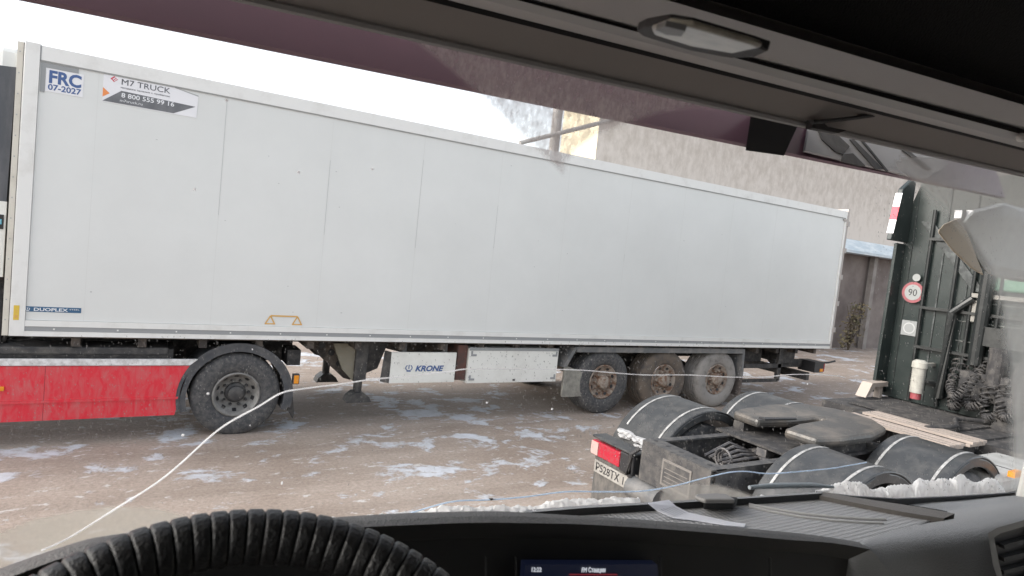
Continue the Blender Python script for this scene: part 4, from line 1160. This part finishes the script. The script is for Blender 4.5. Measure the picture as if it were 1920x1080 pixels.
# outside sun visor
def vis(x, y, off=0.0): return at_plane(x, y, VP0 + VN * off, VN)
VP0 = at_v(900, 184, 0.93); VN = (CV - Vector((0, 0, 0.45))).normalized()
vl = rail_pts((80, 0), (1690, 330), 0.93)
bm = B(); vt = [p + CV * 0.11 + Vector((0, 0, 0.26)) for p in vl]
solid_ribbon(bm, vl, vt, CV * 0.008 + Vector((0, 0, -0.004)))
vz = obj('sun_visor', bm, visor_purple, ec, world=True)
VN = (vt[0] - vl[0]).cross(vl[-1] - vl[0]).normalized(); VP0 = vl[0]
if VN.dot(CAM - VP0) < 0: VN = -VN
bm = B(); slab(bm, [vis(x, y, 0.004) for x, y in ((1505, 285), (1518, 215), (1600, 215), (1775, 310), (1730, 338))], VN, 0.006)  # reflection of a white truck, painted in as a grey slab with dark slots
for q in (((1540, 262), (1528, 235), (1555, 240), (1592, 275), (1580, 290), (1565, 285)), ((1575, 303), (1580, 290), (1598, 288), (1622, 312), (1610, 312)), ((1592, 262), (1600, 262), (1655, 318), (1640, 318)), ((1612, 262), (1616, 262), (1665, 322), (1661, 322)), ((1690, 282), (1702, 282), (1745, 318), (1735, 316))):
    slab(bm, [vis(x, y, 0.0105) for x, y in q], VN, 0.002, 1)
obj('painted_reflection', bm, [visor_reflect, dark_grey], vz, world=True)
bm = B(); hexa(bm, [at_v(x, y, 0.90) for x, y in ((1408, 214), (1502, 222), (1470, 292), (1398, 282))], [at_v(x, y, 1.05) for x, y in ((1412, 216), (1498, 224), (1468, 290), (1402, 282))])
obj('visor_bracket', bm, black_ink, vz, world=True)
# mirror outside, right
def outm(x, y, v=0.93): return at_v(x, y, v)
bm = B(); hexa(bm, [outm(x, y) for x, y in ((1790, 425), (1825, 392), (1880, 378), (1945, 398), (1945, 535), (1848, 520))], [outm(x, y, 1.05) for x, y in ((1795, 428), (1830, 396), (1882, 384), (1945, 402), (1945, 530), (1850, 516))])
mr = obj('wing_mirror', bm, mirror_blue, ec, world=True, bevel=0.035)
bm = B(); hexa(bm, [outm(x, y, 0.925) for x, y in ((1757, 434), (1770, 420), (1800, 407), (1815, 440), (1845, 518), (1820, 503), (1785, 470))], [outm(x, y, 1.0) for x, y in ((1760, 434), (1772, 422), (1800, 410), (1815, 440), (1843, 514), (1820, 500), (1788, 468))])
obj('mirror_shell', bm, mirror_beige, mr, world=True, bevel=0.006)
# pillar at the right edge of the glass
bm = B(); hexa(bm, [cab(1.88, 0.80, 1.9), cab(1.96, 0.80, 1.9), cab(1.96, 0.62, 1.9), cab(1.90, 0.66, 1.9)], [cab(1.88, 0.73, 3.0), cab(1.96, 0.73, 3.0), cab(1.96, 0.55, 3.0), cab(1.90, 0.59, 3.0)])
obj('windshield_pillar', bm, pillar_grey, ec, world=True, bevel=0.01)
# dashboard
lip1 = [(-140, 1130), (-60, 1092), (0, 1067), (133, 1022), (200, 1008), (330, 992), (480, 981), (623, 973), (767, 964), (870, 961), (960, 960), (1088, 967), (1160, 971), (1261, 979), (1370, 988), (1478, 998), (1560, 1008), (1640, 1022)]
lip2 = [(-140, 1160), (-60, 1116), (0, 1090), (127, 1043), (200, 1029), (330, 1012), (480, 1001), (670, 989), (780, 984), (893, 980), (1000, 981), (1088, 983), (1180, 988), (1270, 994), (1370, 1002), (1478, 1012), (1560, 1018), (1632, 1030)]
s1 = smooth_line(lip1, 4); s2 = smooth_line(lip2, 4)
A_ = [at_v(p.x, p.y, 0.57) for p in s1]; M_ = [at_v((p.x + q.x) / 2, (p.y * 0.6 + q.y * 0.4), 0.552) for p, q in zip(s1, s2)]; B_ = [at_v(p.x, p.y, 0.54) for p in s2]
bm = B(); ribbon(bm, A_, M_); ribbon(bm, M_, B_)
ribbon(bm, [p + CV * 0.03 + Vector((0, 0, -0.012)) for p in A_], A_)
dash = obj('dash_lip', bm, leather, ec, smooth=True, world=True)
bm = B(); ribbon(bm, B_, [p + CV * 0.03 + Vector((0, 0, -0.03)) for p in B_]); ribbon(bm, [p + CV * 0.03 + Vector((0, 0, -0.03)) for p in B_], [Vector((p.x, p.y, 1.4)) + CV * 0.03 for p in B_])
obj('dash_front', bm, mat('fascia_black', (0.006, 0.006, 0.0065), 0.7), ec, world=True)
# top of the dash: tray with a rubber mat, raised rim at the back
ZT = 2.106
bm = B()
rim_a = [at_z(x, y, 2.118) for x, y in ((860, 967), (960, 958), (1088, 948), (1190, 943), (1296, 937), (1420, 930), (1541, 922))]
rim_b = [at_z(x, y, 2.118) for x, y in ((865, 970), (965, 963), (1088, 953), (1190, 947), (1296, 941), (1420, 933), (1541, 925))]
ribbon(bm, rim_a, rim_b); ribbon(bm, rim_a, [Vector((p.x, p.y, 1.9)) for p in rim_a])
obj('tray_rim', bm, dash_grey, ec, world=True)
bm = B(); ribbon(bm, rim_b, [Vector((p.x, p.y, ZT - 0.01)) for p in rim_b])
obj('tray_wall', bm, cab_dark, ec, world=True)
bm = B()
near = [Vector((p.x, p.y, ZT)) + CV * 0.012 for p, q in zip(A_, s1) if 800 < q.x < 1600]
tp = [at_z(x, y, ZT) for x, y in ((820, 985), (900, 972), (1095, 958), (1228, 950), (1402, 939), (1541, 931), (1650, 944), (1770, 966), (1720, 985), (1660, 1004))] + near[::-1]
slab(bm, tp, (0, 0, -1), 0.01)
obj('tray_mat', bm, rubber_mat, ec, world=True)
bm = B(); tube(bm, [at_z(x, y, ZT + 0.001) for x, y in ((1404, 946), (1440, 953), (1500, 963), (1560, 969), (1620, 973), (1660, 974))], 0.003, 8); tube(bm, [at_z(x, y, ZT + 0.001) for x, y in ((1404, 950), (1440, 958), (1500, 969), (1560, 976), (1620, 980), (1655, 981))], 0.0025, 8)
obj('tray_rib', bm, mat('rib_grey', (0.36, 0.36, 0.36), 0.5), ec, smooth=True, world=True)
bm = B()
ra = [at_z(x, y, 2.118) for x, y in ((1543, 922), (1600, 932), (1660, 941), (1720, 950), (1790, 963))]; rb_ = [at_z(x, y, 2.114) for x, y in ((1536, 929), (1590, 940), (1645, 951), (1700, 961), (1770, 972))]
ribbon(bm, ra, rb_); ribbon(bm, rb_, [p - Vector((0, 0, 0.012)) for p in rb_]); ribbon(bm, ra, [p - Vector((0, 0, 0.1)) for p in ra])
obj('tray_side', bm, mat('taupe_plastic', (0.10, 0.092, 0.085), 0.55, None, bump=0.2, bscale=400), ec, world=True)
# raised passenger side of the dash, front face towards the viewer with an air vent
bm = B()
rows = [[(1655, 938, 0.83), (1740, 937, 0.82), (1810, 935, 0.81), (1881, 930, 0.80), (1990, 924, 0.78)],
        [(1715, 948, 0.79), (1765, 945, 0.78), (1825, 942, 0.77), (1885, 937, 0.76), (1990, 930, 0.74)],
        [(1785, 963, 0.74), (1808, 957, 0.74), (1845, 951, 0.73), (1890, 944, 0.72), (1990, 935, 0.70)],
        [(1716, 980, 0.66), (1775, 970, 0.66), (1835, 960, 0.655), (1890, 950, 0.65), (1990, 940, 0.63)],
        [(1652, 1002, 0.60), (1735, 986, 0.60), (1820, 969, 0.595), (1890, 957, 0.59), (1990, 946, 0.575)],
        [(1618, 1016, 0.56), (1710, 1000, 0.555), (1810, 983, 0.55), (1888, 968, 0.54), (1990, 956, 0.525)],
        [(1642, 1040, 0.54), (1727, 1024, 0.53), (1817, 1008, 0.52), (1890, 994, 0.51), (1990, 982, 0.50)],
        [(1674, 1085, 0.53), (1747, 1075, 0.52), (1827, 1065, 0.51), (1900, 1055, 0.50), (1990, 1045, 0.49)],
        [(1700, 1140, 0.52), (1765, 1135, 0.51), (1835, 1130, 0.50), (1905, 1125, 0.49), (1990, 1120, 0.48)]]
g1 = [smooth_line(rw, 5) for rw in rows]
g2 = list(zip(*[smooth_line([rw[i] for rw in g1], 4) for i in range(len(g1[0]))]))
g3 = [[at_v(p.x, p.y, p.z) for p in rw] for rw in g2]
for r_a, r_b in zip(g3[:-1], g3[1:]): ribbon(bm, r_a, r_b)
ribbon(bm, g3[0], [Vector((p.x, p.y, 1.9)) for p in g3[0]])
left = [rw[0] for rw in g3]
ribbon(bm, left, [p + CV * 0.12 - Vector((0, 0, 0.12)) for p in left])
bmesh.ops.remove_doubles(bm, verts=bm.verts, dist=0.0004)
obj('dash_side', bm, dash_grey, ec, smooth=True, world=True)
VV = 0.47
bm = B()
fr_o = [(1852, 1000), (1868, 990), (1945, 968), (1945, 1110), (1878, 1110), (1862, 1060)]
fr_i = [(1864, 1008), (1876, 1000), (1945, 980), (1945, 1110), (1888, 1110), (1874, 1060)]
n = len(fr_o)
for i in range(n):
    j = (i + 1) % n
    hexa(bm, [at_v(*fr_o[i], VV), at_v(*fr_o[j], VV), at_v(*fr_i[j], VV), at_v(*fr_i[i], VV)], [at_v(*fr_o[i], VV + 0.02), at_v(*fr_o[j], VV + 0.02), at_v(*fr_i[j], VV + 0.02), at_v(*fr_i[i], VV + 0.02)])
vn = obj('air_vent', bm, mat('vent_frame', (0.13, 0.135, 0.14), 0.35), ec, world=True)
bm = B(); slab(bm, [at_v(x, y, VV + 0.012) for x, y in fr_i], CV, 0.004)
obj('vent_back', bm, black_ink, vn, world=True)
for k in range(4):
    bm = B(); y = 1022 + 24 * k
    slab(bm, [at_v(a_, b_, VV + 0.002) for a_, b_ in ((1882, y), (1945, y - 16), (1945, y - 8), (1884, y + 8))], CV, 0.008)
    obj('vent_slat', bm, cab_dark, vn, world=True)
# display in the centre of the dash
bm = B(); slab(bm, [at_v(x, y, 0.555) for x, y in ((985, 1058), (1232, 1058), (1238, 1130), (980, 1130))], CV, 0.01)
sc_ = obj('display', bm, emit('display_glow', (0.012, 0.018, 0.05), 0.10), ec, world=True)
tm = emit('display_text', (0.75, 0.78, 0.85), 0.22)
pA, pB = at_v(995, 1072, 0.5535), at_v(1013, 1072, 0.5535)
text('lettering', '12:22', 0.0068, pA, pB - pA, (0, 0, 1), tm, sc_, width=(pB - pA).length, world=True)
pA, pB = at_v(1090, 1073, 0.5535), at_v(1134, 1073, 0.5535)
text('lettering', 'FM Станции', 0.0078, pA, pB - pA, (0, 0, 1), tm, sc_, width=(pB - pA).length, world=True)
bm = B(); slab(bm, [at_v(x, y, 0.5535) for x, y in ((1068, 1077), (1158, 1077), (1158, 1078.5), (1068, 1078.5))], CV, 0.001)
obj('underline', bm, emit('display_red', (0.5, 0.05, 0.06), 0.12), sc_, world=True)
bm = B()
for x in (912, 968, 1240, 1445): slab(bm, [at_v(a_, b_, 0.552) for a_, b_ in ((x, 1046), (x + 1.5, 1046), (x + 1.5, 1130), (x, 1130))], CV, 0.004)
obj('panel_joint', bm, mat('joint_grey', (0.02, 0.02, 0.021), 0.5), ec, world=True)
# steering wheel
far = at_v(426, 1010, 0.47)
AL = RAD(38)
e_u = CU; e_d = (-CV * math.cos(AL) - Vector((0, 0, 1)) * math.sin(AL))
RW = 0.19
cen = far + e_d * RW
nw = e_u.cross(e_d).normalized()
bm = B()
NS, NP, RIBS = 832, 16, 104
rings = []
for i in range(NS):
    a = i * 2 * math.pi / NS
    ph = (i / NS * RIBS) % 1.0
    rib = 1 - abs(2 * ph - 1) ** 7
    rr = 0.0172 + 0.0021 * rib
    rad = e_u * math.cos(a) + e_d * math.sin(a)
    c0 = cen + rad * RW
    rings.append([bm.verts.new(c0 + (rad * math.cos(k * 2 * math.pi / NP) + nw * math.sin(k * 2 * math.pi / NP)) * rr) for k in range(NP)])
for i in range(NS):
    for k in range(NP):
        bm.faces.new((rings[i][k], rings[(i + 1) % NS][k], rings[(i + 1) % NS][(k + 1) % NP], rings[i][(k + 1) % NP]))
sw = obj('steering_wheel', bm, wheel_black, ec, smooth=True, world=True)
bm = B()
hub_c = cen - nw * 0.03 if nw.z > 0 else cen + nw * 0.03
for a in (RAD(20), RAD(160), RAD(90)):
    rad = e_u * math.cos(a) + e_d * math.sin(a)
    tube(bm, [hub_c, hub_c + rad * 0.12, cen + rad * RW], [0.05, 0.03, 0.015], 10)
bmesh.ops.create_uvsphere(bm, u_segments=20, v_segments=12, radius=0.08, matrix=Matrix.Translation(hub_c))
obj('wheel_hub', bm, cab_dark, sw, smooth=True, world=True)
bm = B(); tube(bm, [hub_c, hub_c + CV * 0.25 - Vector((0, 0, 0.45))], 0.045, 12)
obj('steering_column', bm, cab_dark, ec, world=True)
# wiper resting at the foot of the glass
bm = B(); tube(bm, [on_glass(x, y, 0.03) for x, y in ((1405, 914), (1450, 911), (1520, 910), (1562, 913))], [0.004, 0.006, 0.006, 0.003], 8)
obj('wiper', bm, mat('wiper_grey', (0.20, 0.23, 0.25), 0.5), ec, smooth=True, world=True)
bm = B()
lo_ = [on_glass(x, y, -0.004) for x, y in ((1530, 921), (1600, 929), (1680, 934), (1780, 930), (1878, 924), (1900, 922))]
hi_ = [on_glass(x, y, -0.004) for x, y in ((1530, 930), (1600, 946), (1680, 952), (1780, 948), (1878, 938), (1900, 936))]
solid_ribbon(bm, lo_, hi_, -GN * 0.004)
obj('windshield_seal', bm, black_ink, ec, world=True)

# ---------------------------------------------------------------- loose things at the glass
def snow_bank(name, label, ridge, base, depth, seed):
    r_ = random.Random(seed)
    bm = B()
    rd = smooth_line(ridge, 16); rows = []
    NC = 15
    for p in rd:
        yb = base(p.x)
        cols = []
        for k in range(NC):
            t = k / (NC - 1)
            hgt = math.sin(min(1.0, t / 0.6) * math.pi / 2) if t < 0.6 else 1.0 - 0.5 * ((t - 0.6) / 0.4) ** 2
            q = on_glass(p.x, yb + (p.y - yb) * hgt, 0.012 + depth * t)
            nz = noise.noise_vector(q * 60) * 0.006 + noise.noise_vector(q * 170) * 0.0028 + noise.noise_vector(q * 420) * 0.0012
            if k: q = q + Vector((nz.x * 0.7, nz.y * 0.7, nz.z))
            cols.append(bm.verts.new(q))
        rows.append(cols)
    for a_, b_ in zip(rows[:-1], rows[1:]):
        for k in range(NC - 1): bm.faces.new((a_[k], b_[k], b_[k + 1], a_[k + 1]))
    o = obj(name, bm, milky('packed_snow', (0.90, 0.905, 0.91)), None, smooth=True)
    return tag(o, label, 'snow')
snow_bank('snow_bank', 'thick crusty white snow heaped against the right of the windshield', [(1530, 921), (1550, 915), (1570, 906), (1600, 904), (1620, 908), (1632, 917), (1657, 916), (1668, 911), (1710, 908), (1722, 898), (1742, 904), (1765, 897), (1782, 900), (1800, 889), (1815, 899), (1830, 905), (1850, 897), (1865, 899), (1877, 911), (1884, 922)], lambda x: 926 + 12 * math.sin(max(0, min(1, (x - 1530) / 354)) * math.pi), 0.07, 1)
snow_bank('snow_bank', 'thin line of snow along the middle of the windshield foot', [(610, 974), (660, 970), (700, 966), (760, 962), (800, 958), (830, 952), (870, 949), (910, 950), (960, 949), (1000, 951), (1030, 941), (1060, 937), (1100, 938), (1140, 934), (1190, 935), (1200, 940)], lambda x: 985 - (x - 610) * 0.065, 0.05, 2)
# receipt on the dash
bm = B()
pa = [at_z(x, y, z) for x, y, z in ((1215, 943, ZT + 0.024), (1232, 957, ZT + 0.012), (1262, 970, ZT + 0.005), (1310, 976, ZT + 0.003), (1360, 984, ZT + 0.003), (1396, 987, ZT + 0.003))]
pb = [at_z(x, y, z) for x, y, z in ((1254, 937, ZT + 0.024), (1268, 949, ZT + 0.012), (1292, 961, ZT + 0.005), (1330, 969, ZT + 0.003), (1370, 978, ZT + 0.003), (1398, 982, ZT + 0.003))]
solid_ribbon(bm, pa, pb, Vector((0, 0, -0.0012)))
for k in range(5):
    q0 = [pa[i] * (0.85 - 0.15 * k) + pb[i] * (0.15 + 0.15 * k) + Vector((0, 0, 0.0008)) for i in (1, 2)]
    q1 = [pa[i] * (0.80 - 0.15 * k) + pb[i] * (0.20 + 0.15 * k) + Vector((0, 0, 0.0008)) for i in (1, 2)]
    ribbon(bm, q0, q1, 1)
tag(obj('receipt', bm, [paper_white, mat('print_pale', (0.55, 0.57, 0.62), 0.8)]), 'curled white paper receipt lying on the dashboard tray', 'receipt')
# small black box on the tray's rim
dv = thing('toll_device', 'small flat black box on the rim of the dashboard tray', 'device', at_z(1335, 955, ZT + 0.001))
bm = B(); q = [at_z(x, y, ZT + 0.003) for x, y in ((1318, 956), (1375, 956), (1382, 948), (1345, 945), (1320, 948))]
hexa(bm, q, [p + Vector((0, 0, 0.016)) for p in q]); obj('base', bm, cab_dark, dv, world=True, bevel=0.003)
bm = B(); q = [at_z(x, y, ZT + 0.022) for x, y in ((1302, 938), (1322, 945), (1378, 945), (1362, 934), (1340, 932), (1305, 934))]
hexa(bm, q, [p + Vector((0, 0, 0.008)) for p in q]); obj('lid', bm, mat('device_grey', (0.17, 0.165, 0.16), 0.5), dv, world=True, bevel=0.003)
